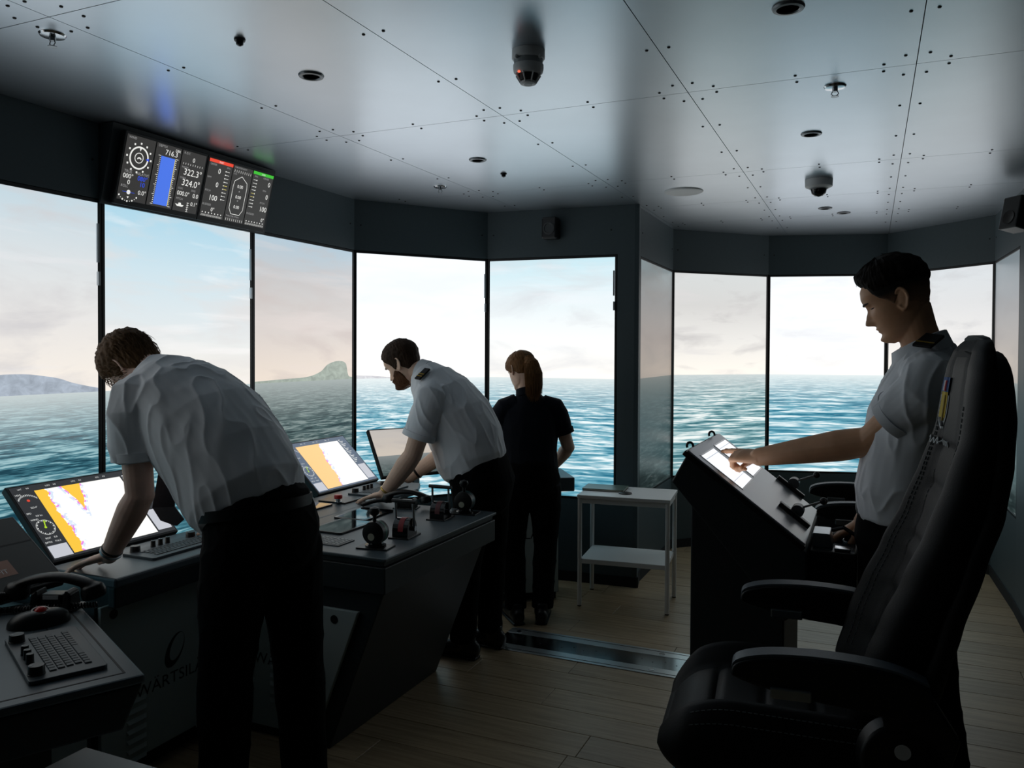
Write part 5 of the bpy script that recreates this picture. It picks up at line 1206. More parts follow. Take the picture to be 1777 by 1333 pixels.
    def fs_(i, j):
        x = 0.06 - 0.54 * j; a = i * 2 * math.pi; u = math.sin(a); u = math.copysign(abs(u) ** 0.8, u); p = seat_pt(u, x, math.cos(a) > 0)
        k = max(0.0, (j - 0.86) / 0.14); s = math.sqrt(max(0.0, 1 - k * k * 0.92)); return Vector((p.x, p.y * (0.75 + 0.25 * s), 0.655 + (p.z - 0.655) * s))
    vs, fs = grid_mesh(lambda i, j: fs_(1 - i, j), 72, 60); se = MB().add(vs, fs).build('seat', M_LEATHER, t, smooth=True, local=True, ang=70)
    for s in (-1, 1):
        for d in (0.86, 0.93):
            mb = MB(); x = -0.40
            while x < -0.02:
                mb.tube([seat_pt(s * d, x + 0.0045 * k, True) + Vector((0, s * 0.001, 0.0012)) for k in range(3)], 0.0011, 4); x += 0.013
            mb.build('stitching', M_STITCH, se, local=True)['kind'] = 'stuff'
    # armrests
    for s in (-1, 1):
        top = [(-0.305, 0.885), (-0.295, 0.912), (-0.24, 0.930), (-0.15, 0.938), (-0.05, 0.936), (0.03, 0.926), (0.09, 0.905)]
        bot = [(0.10, 0.875), (0.06, 0.832), (-0.05, 0.842), (-0.14, 0.850), (-0.22, 0.862), (-0.28, 0.876)]
        def dens(L, k=4):
            out = []
            for i in range(len(L) - 1):
                p0, p1, p2, p3 = L[max(i - 1, 0)], L[i], L[i + 1], L[min(i + 2, len(L) - 1)]
                for q in range(k):
                    u = q / k; out.append(tuple(0.5 * (2 * p1[d] + (p2[d] - p0[d]) * u + (2 * p0[d] - 5 * p1[d] + 4 * p2[d] - p3[d]) * u * u + (3 * p1[d] - p0[d] - 3 * p2[d] + p3[d]) * u ** 3) for d in (0, 1)))
            return out + [L[-1]]
        top = dens(top); bot = dens(bot)
        y0 = s * 0.28; prof = top + bot
        mb = MB(); mb.prism([(x, y0 - 0.030, z) for x, z in prof], (0, 0.060, 0)); ar = mb.build('armrest', M_ARM, t, local=True, bevel=0.010, seg=3, smooth=True)
        mb = MB(); n = len(top); cap = [(x, z + 0.0005) for x, z in top]
        vs = [(x, y0 - 0.024, z) for x, z in cap] + [(x, y0 + 0.024, z) for x, z in cap] + [(x, y0 - 0.024, z + 0.006) for x, z in cap] + [(x, y0 + 0.024, z + 0.006) for x, z in cap]
        fs2 = []
        for i in range(n - 1): fs2 += [(2 * n + i, 2 * n + i + 1, 3 * n + i + 1, 3 * n + i), (i, n + i, n + i + 1, i + 1), (i, i + 1, 2 * n + i + 1, 2 * n + i), (n + i, 3 * n + i, 3 * n + i + 1, n + i + 1)]
        fs2 += [(0, 2 * n, 3 * n, n), (n - 1, 2 * n - 1, 4 * n - 1, 3 * n - 1)]
        mb.add(vs, fs2).build('arm_pad', mat('arm_pad_grey', (92, 100, 108), 0.5, bump=0.3, bscale=400), ar, local=True, smooth=True, bevel=0.003)
        MB().bx(-0.222, -0.138, y0 - 0.037, y0 - 0.024, 0.848, 0.872).build('adjuster', M_STEEL, ar, local=True, bevel=0.003)
        mb = MB(); mb.prism([(0.0, y0 - 0.022, 0.85), (0.10, y0 - 0.022, 0.88), (0.15, y0 - 0.022, 0.80), (0.12, y0 - 0.022, 0.70), (0.02, y0 - 0.022, 0.70)], (0, 0.044, 0)); mb.build('arm_bracket', M_ARM, t, local=True, bevel=0.006)
        dp = MB().cyl((0.045, y0 - s * 0.030, 0.735), (0.045, y0 + s * 0.022, 0.735), 0.092, 0.085, 36).build('pivot_cover', M_ARM, t, local=True, smooth=True, bevel=0.008)
        lb_ = MB().cyl((0.041, y0 + s * 0.022, 0.765), (0.041, y0 + s * 0.0235, 0.765), 0.016, n=24).build('round_badge', M_WHITE, dp, local=True)
    MB().bx(-0.34, 0.06, -0.20, 0.20, 0.53, 0.584).build('seat_pan', M_BLACKPL, t, local=True, bevel=0.01)
    MB().tube([(-0.34, -0.19, 0.55), (-0.43, -0.19, 0.55), (-0.45, -0.17, 0.53), (-0.45, 0.17, 0.53), (-0.43, 0.19, 0.55), (-0.34, 0.19, 0.55)], 0.007, 8).build('slide_bar', M_BLACKGL, t, local=True, smooth=True)
    MB().cyl((-0.10, 0, 0.03), (-0.10, 0, 0.529), 0.06, n=28).build('column', M_CONSD, t, local=True, smooth=True)
    MB().lathe([(0.27, 0.0), (0.27, 0.012), (0.10, 0.03)], Matrix.Translation((-0.10, 0, 0)), 44).build('base', M_BLACKPL, t, local=True, smooth=True)
    return t
ch = helm_chair(2.145, 'black stitched helm chair farthest from the alcove displays, beside the standing officer')
dup(ch, (0.06, 4.10, 0), None, 'black helm chair between the standing officer and the alcove displays')
# ------------------------------------------------------------------ people
SKIN1 = mat('skin_fair', (236, 196, 178), 0.5, sub=0.08, bump=0.06, bscale=400, var=0.06, vscale=30)
SKIN2 = mat('skin_light', (234, 196, 172), 0.5, sub=0.08, bump=0.06, bscale=400, var=0.06, vscale=30)
SKIN3 = mat('skin_tan', (216, 164, 126), 0.5, sub=0.08, bump=0.06, bscale=400, var=0.06, vscale=30)
SHIRT = mat('white_shirt_cloth', (238, 241, 246), 0.8, bump=0.12, bscale=900, spec=0.2)
NAVY = mat('navy_cloth', (14, 20, 30), 0.85, bump=0.12, bscale=900, spec=0.2)
TROUS = mat('black_trouser_cloth', (9, 10, 12), 0.85, bump=0.12, bscale=700, spec=0.08)
M_BELT = mat('belt_leather', (9, 9, 10), 0.5, spec=0.25)
M_SHOE = mat('shoe_leather', (12, 12, 14), 0.35)
def hairmat(name, rgb): return mat(name, rgb, 0.62, bump=0.9, bscale=160, var=0.35, vscale=90, aniso=(1, 1, 0.25), spec=0.15)
def tab(T, t):
    for (a, b), (c, d) in zip(T, T[1:]):
        if t <= c:
            k = (t - a) / (c - a); k = k * k * (3 - 2 * k) * 0.5 + k * 0.5; return b + (d - b) * k
    return T[-1][1]
FB = [(0, .058), (.05, .078), (.10, .084), (.16, .077), (.20, .080), (.24, .084), (.29, .083), (.34, .084), (.42, .084), (.50, .080), (.55, .084), (.59, .091), (.66, .092), (.75, .086), (.83, .072), (.90, .052), (.96, .026), (1.0, .004)]
BKT = [(0, -.012), (.05, .012), (.10, .030), (.18, .052), (.26, .066), (.35, .080), (.45, .092), (.55, .100), (.65, .104), (.75, .101), (.83, .090), (.90, .070), (.96, .042), (1.0, .012)]
WT = [(0, .022), (.05, .040), (.10, .050), (.17, .057), (.25, .062), (.33, .067), (.42, .071), (.52, .074), (.62, .077), (.70, .078), (.78, .074), (.85, .064), (.91, .050), (.96, .030), (1.0, .006)]
NT = [(0, 0), (.285, 0), (.305, .012), (.325, .024), (.345, .027), (.37, .024), (.42, .017), (.48, .010), (.53, .005), (.57, .001), (.60, 0), (1.0, 0)]
def hp(t, ph, off=0.0, s=1.0, feat=True):
    c, sn = math.cos(ph), math.sin(ph); fb, bk, w = tab(FB, t), tab(BKT, t), tab(WT, t)
    cc = math.copysign(abs(c) ** 0.86, c); ss = math.copysign(abs(sn) ** 0.92, sn)
    x = (fb if c > 0 else bk) * cc; y = w * ss
    if feat and c > 0:
        ay = abs(y); g = math.exp
        x += tab(NT, t) * g(-(y / (.0125 if t < .37 else .009)) ** 2)
        x -= .0085 * g(-((ay - .031) / .014) ** 2 - ((t - .525) / .038) ** 2)
        x += .004 * g(-((ay - .030) / .010) ** 2 - ((t - .515) / .018) ** 2)
        x += .003 * g(-((ay - .032) / .02) ** 2 - ((t - .585) / .02) ** 2)
        x += g(-(y / .021) ** 2) * (.005 * g(-((t - .243) / .014) ** 2) + .005 * g(-((t - .200) / .014) ** 2) - .004 * g(-((t - .222) / .007) ** 2))
        x += .006 * g(-((t - .09) / .045) ** 2) * g(-(y / .022) ** 2)
    z = (t - .5) * .238
    r = math.hypot(x, y) or 1e-6; k = 1 + off / max(r, .03)
    return Vector((x * k, y * k, z + (off * max(0, (t - .72) / .28) if off else 0))) * s
def add_head(mb, M, s):
    NU, NV = 96, 84; vs = []
    for j in range(NV + 1):
        for i in range(NU): vs.append(hp(j / NV, 2 * math.pi * i / NU, 0, s))
    fs = [(j * NU + i, j * NU + (i + 1) % NU, (j + 1) * NU + (i + 1) % NU, (j + 1) * NU + i) for j in range(NV) for i in range(NU)] + [tuple(range(NU - 1, -1, -1)), tuple(range(NV * NU, (NV + 1) * NU))]
    mb.add(vs, fs, M)
    for sg in (-1, 1):
        E = Matrix.Translation(Vector((-.012, sg * .076, -.006)) * s) @ Matrix.Rotation(sg * R_(-22), 4, 'Z') @ Matrix.Rotation(R_(-10), 4, 'Y')
        R3 = (M @ E).to_3x3().normalized()
        mb.ell((M @ E) @ Vector((0, 0, 0)), (.015 * s, .0042 * s, .029 * s), R3)
        pts = []
        for k in range(17):
            a = R_(-150 + 300 * k / 16); kk = 1.0 if math.sin(a) > -0.2 else 0.86
            pts.append((M @ E) @ (Vector((-.018 * math.cos(a - R_(0)) * kk * 1.0, sg * .0035, .031 * math.sin(a))) * s))
        mb.tube(pts, .0042 * s, 8)
        mb.ell((M @ E) @ (Vector((.002, sg * .001, -.028)) * s), (.008 * s, .0045 * s, .009 * s), R3)
def hair_cap(M, s, line, thick, m, parent, name='hair', rough=.004, seed=0.0, scale=70, rng_phi=None, nv=110, nu=180, tmax=1.0, upper=None, soft=.045):
    """shell that rises out of the scalp where line(phi) < t"""
    vs = []
    for j in range(nv + 1):
        t = j / nv * tmax
        for i in range(nu):
            ph = -math.pi + 2 * math.pi * i / nu; tl = line(abs(ph)) + .012 * noise.noise(Vector((ph * 6, seed, 3)))
            f = max(0.0, min(1.0, (t - tl) / soft)); f = f * f * (3 - 2 * f)
            if upper: g = max(0.0, min(1.0, (upper(abs(ph)) - t) / .04)); f *= g
            th = thick(abs(ph), t); n_ = noise.noise(Vector((ph * scale * .16, t * 9 + seed, ph * 3)))
            n2 = noise.noise(Vector((ph * scale * .5, t * 14, seed)))
            off = -.007 + f * (th + .007 + rough * (n_ + .6 * n2))
            vs.append(M @ hp(t, ph, off, s, feat=True))
    fs = [(j * nu + i, j * nu + (i + 1) % nu, (j + 1) * nu + (i + 1) % nu, (j + 1) * nu + i) for j in range(nv) for i in range(nu)] + [tuple(range(nu - 1, -1, -1)), tuple(range(nv * nu, (nv + 1) * nu))]
    return MB().add(vs, fs).build(name, m, parent, smooth=True, ang=80)
def headframe(c, fwd, up):
    f = Vector(fwd).normalized(); u = Vector(up); u = (u - f * u.dot(f)).normalized(); l = u.cross(f)
    c = Vector(c); return Matrix(((f.x, l.x, u.x, c.x), (f.y, l.y, u.y, c.y), (f.z, l.z, u.z, c.z), (0, 0, 0, 1)))
def add_hand(mb, wrist, fwd, back, thumb, pose, s=1.0):
    """fwd: wrist to knuckles, back: normal of the back of the hand, thumb: side the thumb is on"""
    X = Vector(fwd).normalized(); Z = Vector(back); Z = (Z - X * Z.dot(X)).normalized(); Y = Z.cross(X)
    if Y.dot(Vector(thumb)) < 0: Y = -Y
    W = Vector(wrist); L = lambda x, y, z: W + (X * x + Y * y + Z * z) * s
    mb.etube([L(-.01, 0, 0), L(.03, .002, 0), (L(.06, .001, .002)), L(.088, 0, 0)], [.027 * s, .037 * s, .041 * s, .038 * s], [.019 * s, .016 * s, .014 * s, .011 * s], Y, 20, .5)
    roots = [(.088, .029), (.093, .010), (.088, -.009), (.079, -.027)]; lens = [.074, .082, .076, .060]; tips = []
    for k in range(4):
        fl = pose['f'][k]; sp = pose.get('splay', 1.0) * (.16, .04, -.08, -.2)[k]; p = L(roots[k][0], roots[k][1], 0.002); a = 0.0; pts = [L(roots[k][0] - .022, roots[k][1] * .95, .002), p]
        for seg, ang in zip((.46, .30, .24), fl):
            a += R_(ang); d = X * (math.cos(a) * math.cos(sp)) + Y * math.sin(sp) * math.cos(a) - Z * math.sin(a); p = p + d * (lens[k] * seg * s); pts.append(p)
        mb.tube(pts, [.0095 * s, .0093 * s, .0085 * s, .0078 * s, .0055 * s], 12); mb.ell(pts[-1], (.0062 * s,) * 3, None, 12, 8); tips.append(p)
        for q in pts[1:4]: mb.ell(q, (.0092 * s,) * 3, None, 12, 8)
    tp = pose['t']; p = L(.022, .030, -.006); pts = [L(.005, .015, -.004), p]
    for (dx, dy, dz), ln in zip(tp, (.034, .032, .024)):
        d = (X * dx + Y * dy + Z * dz).normalized(); p = p + d * (ln * s); pts.append(p)
    mb.tube(pts, [.015 * s, .0135 * s, .0108 * s, .0098 * s, .0065 * s], 12); mb.ell(pts[-1], (.0072 * s,) * 3, None, 12, 8)
    return tips
FLAT = dict(f=[(6, 6, 5), (5, 6, 5), (6, 6, 5), (8, 8, 6)], splay=1.2, t=[(.65, .75, -.1), (.85, .5, -.1), (.95, .3, -.05)])
POINT = dict(f=[(1, 3, 3), (62, 78, 40), (70, 82, 42), (76, 82, 42)], splay=.25, t=[(.8, .25, -.55), (.9, -.1, -.4), (.8, -.35, -.45)])
GRIP = dict(f=[(38, 50, 30), (42, 52, 30), (46, 54, 30), (50, 54, 30)], splay=.4, t=[(.75, .35, -.55), (.9, .0, -.4), (.9, -.2, -.3)])
def fold(seed, amp, ax, scale=9.0, stretch=3.0):
    """cloth folds: noise that runs along the axis ax"""
    a = Vector(ax).normalized()
    def fn(c, n):
        p = Vector(c); k = p.dot(a); q = (p - a * k) * scale + a * (k * scale / stretch)
        v = noise.noise(q + Vector((seed, 0, 0))); r = 1 - abs(noise.noise(q * 1.7 + Vector((0, seed, 0)))) * 2
        return amp * (v * .9 + max(0, r) ** 3 * .55)
    return fn
def limb(mb, a, b, c, ra, rb, rc, rd, n=18):
    """two-bone limb with a bulge below the joint"""
    a, b, c = Vector(a), Vector(b), Vector(c)
    pts = [a, a.lerp(b, .35), a.lerp(b, .75), b, b.lerp(c, .25), b.lerp(c, .6), c]
    rs = [ra, ra * .98, rb * 1.02, rb, rc, (rc + rd) * .52, rd]
    mb.tube(pts, rs, n)
    for p, r in ((a, ra), (b, rb), (c, rd)): mb.ell(p, (r, r, r), None, 16, 10)

def person(P):
    t = thing('person', P['label'], 'person', (P['foot'][0].lerp(P['foot'][1], .5).x, P['foot'][0].lerp(P['foot'][1], .5).y, 0))
    side = Vector(P['side']); tor = P['torso']; s = P.get('s', 1.0)
    H = headframe(P['head'], P['hfwd'], P['hup'])
    # --- skin: head, neck, inner torso, arms and hands in one surface
    mb = MB(); add_head(mb, H, s)
    nb = Vector(P['neck']); hc = H @ Vector((-.024 * s, 0, -.04 * s))
    mb.etube([nb - (hc - nb) * .5, nb, nb.lerp(hc, .5), hc], [.055, .058 * s, .056 * s, .056 * s], [.055, .058 * s, .054 * s, .056 * s], side, 22)
    mb.etube([c for c, _, _ in tor], [x * .82 for _, x, _ in tor], [y * .80 for _, _, y in tor], side, 24)
    wtips = {}
    for k in ('L', 'R'):
        A = P.get('arm' + k)
        if not A: continue
        lk = s * P.get('armw', 1.0); limb(mb, A['sh'], A['el'], A['wr'], .049 * lk, .042 * lk, .045 * lk, .0275 * lk)
        mb.etube([Vector(tor[-2][0]), Vector(A['sh'])], [.06, .045], [.06, .045], (Vector(A['sh']) - Vector(tor[-2][0])).orthogonal(), 16)
        wtips[k] = add_hand(mb, A['wr'], A['hf'], A['hb'], A['ht'], A['pose'], s * P.get('hs', 1.0))
    body = put_mesh(remesh(mb, .0031, 3, .5), 'body', P['skin'], t)
    # --- shirt
    mb = MB(); mb.etube([c for c, _, _ in tor], [x for _, x, _ in tor], [y for _, _, y in tor], side, 36, .35)
    for k in ('L', 'R'):
        A = P.get('arm' + k)
        if not A: continue
        sh, el = Vector(A['sh']), Vector(A['el']); h = sh.lerp(el, P.get('sleeve', .62)); d = (el - sh).normalized()
        top = Vector(tor[-2][0]).lerp(sh, .45)
        sv = P.get('slv', 1.0); cu_ = P.get('cuff', .074)
        mb.etube([top, sh.lerp(top, .12), sh + d * .03, sh.lerp(h, .5), h], [.085 * sv, .086 * sv, .084 * sv, .05 * sv + cu_ * .45, cu_], [.085 * sv, .084 * sv, .080 * sv, .045 * sv + cu_ * .40, cu_ * .88], A.get('sv', side), 24, .06)
    for pt in P.get('shirt_extra', []): mb.ell(*pt)
    me = remesh(mb, .0048, 5, .5); disp(me, fold(P['seed'], P.get('famp', .006), P['faxis'], P.get('fscale', 9.0))); 
    sm = put_mesh(me, 'shirt', P['shirt'], t)
    # cuffs, collar
    for k in ('L', 'R'):
        A = P.get('arm' + k)
        if not A or A.get('nocuff'): continue
        sh, el = Vector(A['sh']), Vector(A['el']); h = sh.lerp(el, P.get('sleeve', .62)); d = (el - sh).normalized(); cu = P.get('cuff', .074)
        a = Vector(A.get('sv', side)); a = (a - d * a.dot(d)).normalized(); b = d.cross(a); vs = []; n = 40; rr = cu * 1.06
        for o, q in ((-.026, 1.0), (.004, 1.0), (.004, .93), (-.026, .93)):
            for i in range(n): an = 2 * math.pi * i / n; vs.append(h + d * o + a * (rr * q * math.cos(an)) + b * (rr * .90 * q * math.sin(an)))
        fs = [(j * n + i, j * n + (i + 1) % n, ((j + 1) % 4) * n + (i + 1) % n, ((j + 1) % 4) * n + i) for j in range(4) for i in range(n)]
        MB().add(vs, fs).build('cuff', P['shirt'], sm, smooth=True)
    n_ax = (hc - nb).normalized(); a = (side - n_ax * side.dot(n_ax)).normalized(); b = n_ax.cross(a); vs = []; n = 44
    if b.dot(Vector(P['hfwd'])) < 0: b = -b
    ch = P.get('collar', .036); c0 = nb + n_ax * P.get('coll_off', .0)
    for j, (o, q) in enumerate(((-.012, 1.22), (ch, 1.10), (ch * 1.05, 1.02), (-.012, 1.05))):
        for i in range(n):
            an = 2 * math.pi * i / n; fr = .5 + .5 * math.sin(an); vs.append(c0 + n_ax * (o - (.030 if j in (1, 2) else .018) * fr ** 2) + a * (.066 * s * q * math.cos(an)) + b * ((.068 + .010 * fr) * s * q * math.sin(an)))
    fs = [(j * n + i, j * n + (i + 1) % n, ((j + 1) % 4) * n + (i + 1) % n, ((j + 1) % 4) * n + i) for j in range(4) for i in range(n)]
    MB().add(vs, fs).build('collar', P['shirt'], sm, smooth=True)
    # --- trousers
    mb = MB(); tr = P['hips']; mb.etube([c for c, _, _ in tr], [x for _, x, _ in tr], [y for _, _, y in tr], P.get('hside', side), 30, .45)
    for hip, kn, an in P['legs']:
        hip, kn, an = Vector(hip), Vector(kn), Vector(an); lw = P.get('legw', 1.0)
        mb.tube([hip, hip.lerp(kn, .3), hip.lerp(kn, .7), kn, kn.lerp(an, .3), kn.lerp(an, .7), an], [.105 * lw, .100 * lw, .085 * lw, .076 * lw, .076 * lw, .070 * lw, .068 * lw], 20); mb.ell(hip, (.105 * lw,) * 3)
    me = remesh(mb, .006, 6, .5); disp(me, fold(P['seed'] + 5, .006, (0, 0, 1), 8.0, 1.6)); put_mesh(me, 'trousers', TROUS, t)
    # --- belt
    if P.get('belt'):
        (c, x, y, ax) = P['belt']; c = Vector(c); ax = Vector(ax).normalized(); hs_ = Vector(P.get('hside', side)); a = (hs_ - ax * hs_.dot(ax)).normalized(); b = ax.cross(a); vs = []; n = 48
        for o, q in ((-.018, 1.0), (.018, 1.0), (.018, .94), (-.018, .94)):
            for i in range(n): an = 2 * math.pi * i / n; vs.append(c + ax * o + a * (x * q * math.cos(an)) + b * (y * q * math.sin(an)))
        MB().add(vs, [(j * n + i, j * n + (i + 1) % n, ((j + 1) % 4) * n + (i + 1) % n, ((j + 1) % 4) * n + i) for j in range(4) for i in range(n)]).build('belt', M_BELT, t, smooth=True)
    # --- shoes
    for f, d in zip(P['foot'], P['fdir']):
        f = Vector(f); d = Vector(d).normalized(); l = Vector((-d.y, d.x, 0)); mb = MB()
        mb.etube([f - d * .075 + Vector((0, 0, .045)), f + Vector((0, 0, .050)), f + d * .09 + Vector((0, 0, .040)), f + d * .165 + Vector((0, 0, .034)), f + d * .20 + Vector((0, 0, .030))], [.036, .040, .047, .044, .026], [.044, .048, .037, .031, .024], l, 20)
        mb.etube([f - d * .03 + Vector((0, 0, .05)), f - d * .02 + Vector((0, 0, .11))], [.045, .045], [.05, .05], l, 16, .3)
        sh = put_mesh(remesh(mb, .006, 4), 'shoe', M_SHOE, t)
        mb = MB(); mb.etube([f - d * .085 + Vector((0, 0, .009)), f + d * .05 + Vector((0, 0, .009)), f + d * .16 + Vector((0, 0, .009)), f + d * .205 + Vector((0, 0, .009))], [.036, .042, .046, .026], [.009] * 4, l, 18, .4); mb.build('sole', M_BLACKPL, sh, smooth=True)
    return t, H, wtips
def epaulette(t, c, along, up, w=.052, l=.11, gold=1):
    """shoulder board: along runs from shoulder seam to collar, up is the outward normal"""
    M = frame(c, along, Vector(up).cross(Vector(along)))
    if M.to_3x3().col[2].dot(Vector(up)) < 0: M = frame(c, along, -Vector(up).cross(Vector(along)))
    e = MB().box((0, 0, 0), (l, w, .010), M).build('epaulette', mat('epaulette_black', (14, 14, 18), .7), t, bevel=.003)
    for k in range(gold): MB().box((-l * .25 + .016 * k, 0, .0058), (.006, w * .96, .0016), M).build('gold_stripe', mat('gold_thread', (196, 160, 60), .4, .5), e)
V = Vector
# ---- officer leaning over the first chart monitor
A = dict(sh=V((-2.315, 2.005, 1.405)), el=ony(243, 858, 2.02), wr=ony(190, 963, 2.03))
A.update(hf=V((-.80, -.30, -.30)), hb=V((-.25, 0, 1)), ht=V((.35, 1, 0)), pose=FLAT, sv=V((1, 0, 0)))
B = dict(sh=V((-2.29, 2.40, 1.385)), el=V((-2.36, 2.50, 1.09)), wr=V((-2.47, 2.60, .875)), hf=V((-.8, .3, -.35)), hb=V((-.3, 0, 1)), ht=V((-.3, -1, 0)), pose=FLAT, sv=V((1, 0, 0)))
p1, H1, _ = person(dict(label='officer in a white short-sleeved shirt leaning over the near chart monitor', skin=SKIN1, shirt=SHIRT, side=(.10, 1, 0), seed=1.3, faxis=(-.25, 0, .9), famp=.012, fscale=8.0,
    head=ony(233, 634, 2.20), hfwd=(-.42, .10, -.90), hup=(-.88, 0, .44), neck=V((-2.41, 2.19, 1.485)), s=1.02, armw=1.12,
    torso=[(V((-1.895, 2.13, 1.05)), .188, .172), (V((-1.925, 2.135, 1.095)), .204, .200), (V((-2.01, 2.15, 1.195)), .212, .210), (V((-2.135, 2.17, 1.315)), .222, .190), (V((-2.27, 2.18, 1.42)), .212, .150), (V((-2.36, 2.18, 1.475)), .150, .110), (V((-2.42, 2.18, 1.50)), .085, .075)],
    armL=A, armR=B, sleeve=.60, cuff=.083, slv=1.04, hips=[(V((-1.885, 2.13, 1.09)), .182, .166), (V((-1.865, 2.135, .99)), .196, .168), (V((-1.865, 2.14, .90)), .185, .160)], hside=(.30, 1, 0),
    legs=[(V((-1.89, 2.05, .92)), V((-1.925, 2.03, .52)), V((-1.93, 2.02, .085))), (V((-1.835, 2.23, .92)), V((-1.815, 2.265, .52)), V((-1.80, 2.285, .085)))], legw=1.12,
    belt=(V((-1.888, 2.13, 1.066)), .195, .179, (-.16, 0, 1)), foot=[V((-1.93, 2.02, 0)), V((-1.80, 2.285, 0))], fdir=[(-1, -.1, 0), (-1, .12, 0)], collar=.03))
hm = hairmat('hair_brown', (84, 62, 40))
hl = lambda ph: tab([(0, .80), (.6, .78), (1.0, .64), (1.25, .46), (1.45, .34), (1.65, .38), (1.8, .26), (2.2, .12), (3.2, .08)], ph)
hc1 = hair_cap(H1, 1.02, hl, lambda ph, t: .014 + .014 * max(0, (t - .55) / .45), hm, p1, rough=.006, seed=2.0, scale=80)
def strands(H, s, m, parent, n, seed, tmin=.35, L=.05, up=.4, phr=math.pi):
    r = random.Random(seed); mb = MB()
    for _ in range(n):
        ph = r.uniform(-phr, phr); t = r.uniform(tmin, .985); p = hp(t, ph, .012, s); nrm = p.normalized(); tang = Vector((-.4 + r.uniform(-.5, .5), r.uniform(-.7, .7), -.8 + r.uniform(-.3, .5)))
        tang = (tang - nrm * tang.dot(nrm)).normalized(); d = (tang + nrm * r.uniform(.02, up)).normalized(); ln = L * r.uniform(.5, 1.0); q = []
        for k in range(5): u = k / 4; q.append(H @ (p + d * (ln * u) - nrm * (ln * .55 * u * u)))
        mb.tube(q, [.0011, .0011, .0010, .0008, .0004], 4)
    o = mb.build('hair_strands', m, parent); o['kind'] = 'stuff'
strands(H1, 1.02, hm, hc1, 900, 5, .35, .05, .5)
# tie and wristband
tie = [V((-2.42, 2.16, 1.22)), onz(290, 838, 1.08), onz(292, 905, .965)]
tp0 = ony(290, 822, 2.16); tp1 = ony(284, 880, 2.16); tp2 = ony(306, 912, 2.16)
d_ = V((.25, 1, 0)).normalized()
mb = MB(); pts = [(V((tp0.x - .04, 2.16, tp0.z + .10)), .022), (tp0, .030), (tp1, .038), (tp1.lerp(tp2, .7), .040), (tp2, .004)]
vs = []
for p, w in pts:
    for o in (-.004, .004): vs += [p - V((.8, .6, 0)).normalized() * w + V((0, 0, 0)) + V((.6, -.8, 0)) * o, p + V((.8, .6, 0)).normalized() * w + V((.6, -.8, 0)) * o]
fs = []
for k in range(4): b = 4 * k; fs += [(b, b + 1, b + 5, b + 4), (b + 2, b + 6, b + 7, b + 3), (b, b + 4, b + 6, b + 2), (b + 1, b + 3, b + 7, b + 5)]
fs += [(0, 2, 3, 1), (16, 17, 19, 18)]
mb.add(vs, fs).build('tie', mat('striped_tie', (26, 28, 36), .6, var=.5, vscale=60), p1)
def band(t, wr, el, name, m, r=.033, w=.006, off=.02, seg=32):
    wr, el = Vector(wr), Vector(el); ax = (el - wr).normalized(); c = wr + ax * off; a = ax.orthogonal().normalized(); b = ax.cross(a)
    pts = [c + a * (r * math.cos(2 * math.pi * i / seg)) + b * (r * math.sin(2 * math.pi * i / seg)) for i in range(seg)]
    return MB().tube(pts, w, 8, closed=True).build(name, m, t, smooth=True)
band(p1, A['wr'], A['el'], 'bracelet', M_STEEL, .033, .0055, .012); band(p1, A['wr'], A['el'], 'bracelet', M_BLACKPL, .0335, .0045, .026)

# ---- bearded officer
Y0 = 3.80
A2 = dict(sh=ony(746, 698, 3.61), el=ony(716, 790, 3.58), wr=ony(668, 856, 3.54))
A2.update(hf=V((-.85, -.10, -.25)), hb=V((-.15, 0, 1)), ht=V((0, 1, 0)), pose=FLAT, sv=V((1, 0, 0)))
B2 = dict(sh=V((-2.10, 4.0, 1.345)), el=V((-2.13, 4.02, 1.06)), wr=V((-2.38, 3.93, .875)), hf=V((-.9, -.25, -.2)), hb=V((-.2, 0, 1)), ht=V((0, -1, 0)), pose=GRIP, sv=V((1, 0, 0)))
p2, H2, _ = person(dict(label='bearded officer in a white shirt leaning on the helm table', skin=SKIN2, shirt=SHIRT, side=(.05, 1, 0), seed=4.1, faxis=(-.3, 0, .8), famp=.009,
    head=ony(699, 632, Y0 - .01), hfwd=(-.84, -.05, -.52), hup=(-.50, 0, .85), neck=ony(738, 652, Y0), s=1.03, armw=1.12,
    torso=[(V((-1.905, Y0 + .02, .955)), .180, .165), (V((-1.925, Y0 + .02, 1.02)), .196, .192), (V((-1.955, Y0 + .02, 1.13)), .202, .190), (V((-2.01, Y0 + .01, 1.25)), .212, .172), (V((-2.085, Y0, 1.355)), .206, .142), (V((-2.155, Y0, 1.425)), .150, .112), (V((-2.205, Y0, 1.462)), .092, .084)],
    armL=A2, armR=B2, sleeve=.66, cuff=.084, hips=[(V((-1.89, Y0 + .02, .99)), .186, .165), (V((-1.86, Y0 + .03, .90)), .194, .165), (V((-1.87, Y0 + .03, .80)), .175, .145)],
    legs=[(V((-1.88, 3.75, .84)), V((-1.91, 3.73, .47)), V((-1.92, 3.72, .085))), (V((-1.86, 3.92, .84)), V((-1.86, 3.93, .47)), V((-1.86, 3.92, .085)))],
    foot=[V((-1.92, 3.72, 0)), V((-1.86, 3.92, 0))], fdir=[(-1, 0, 0), (-1, .1, 0)], collar=.036, coll_off=.014))
hm2 = hairmat('hair_dark_brown', (58, 44, 34)); hl2 = lambda ph: tab([(0, .82), (.6, .80), (.9, .72), (1.2, .56), (1.42, .36), (1.6, .44), (1.8, .34), (2.2, .24), (3.2, .22)], ph)
hair_cap(H2, 1.03, hl2, lambda ph, t: .006 + .012 * max(0, (t - .5) / .5), hm2, p2, rough=.0025, seed=7.0)
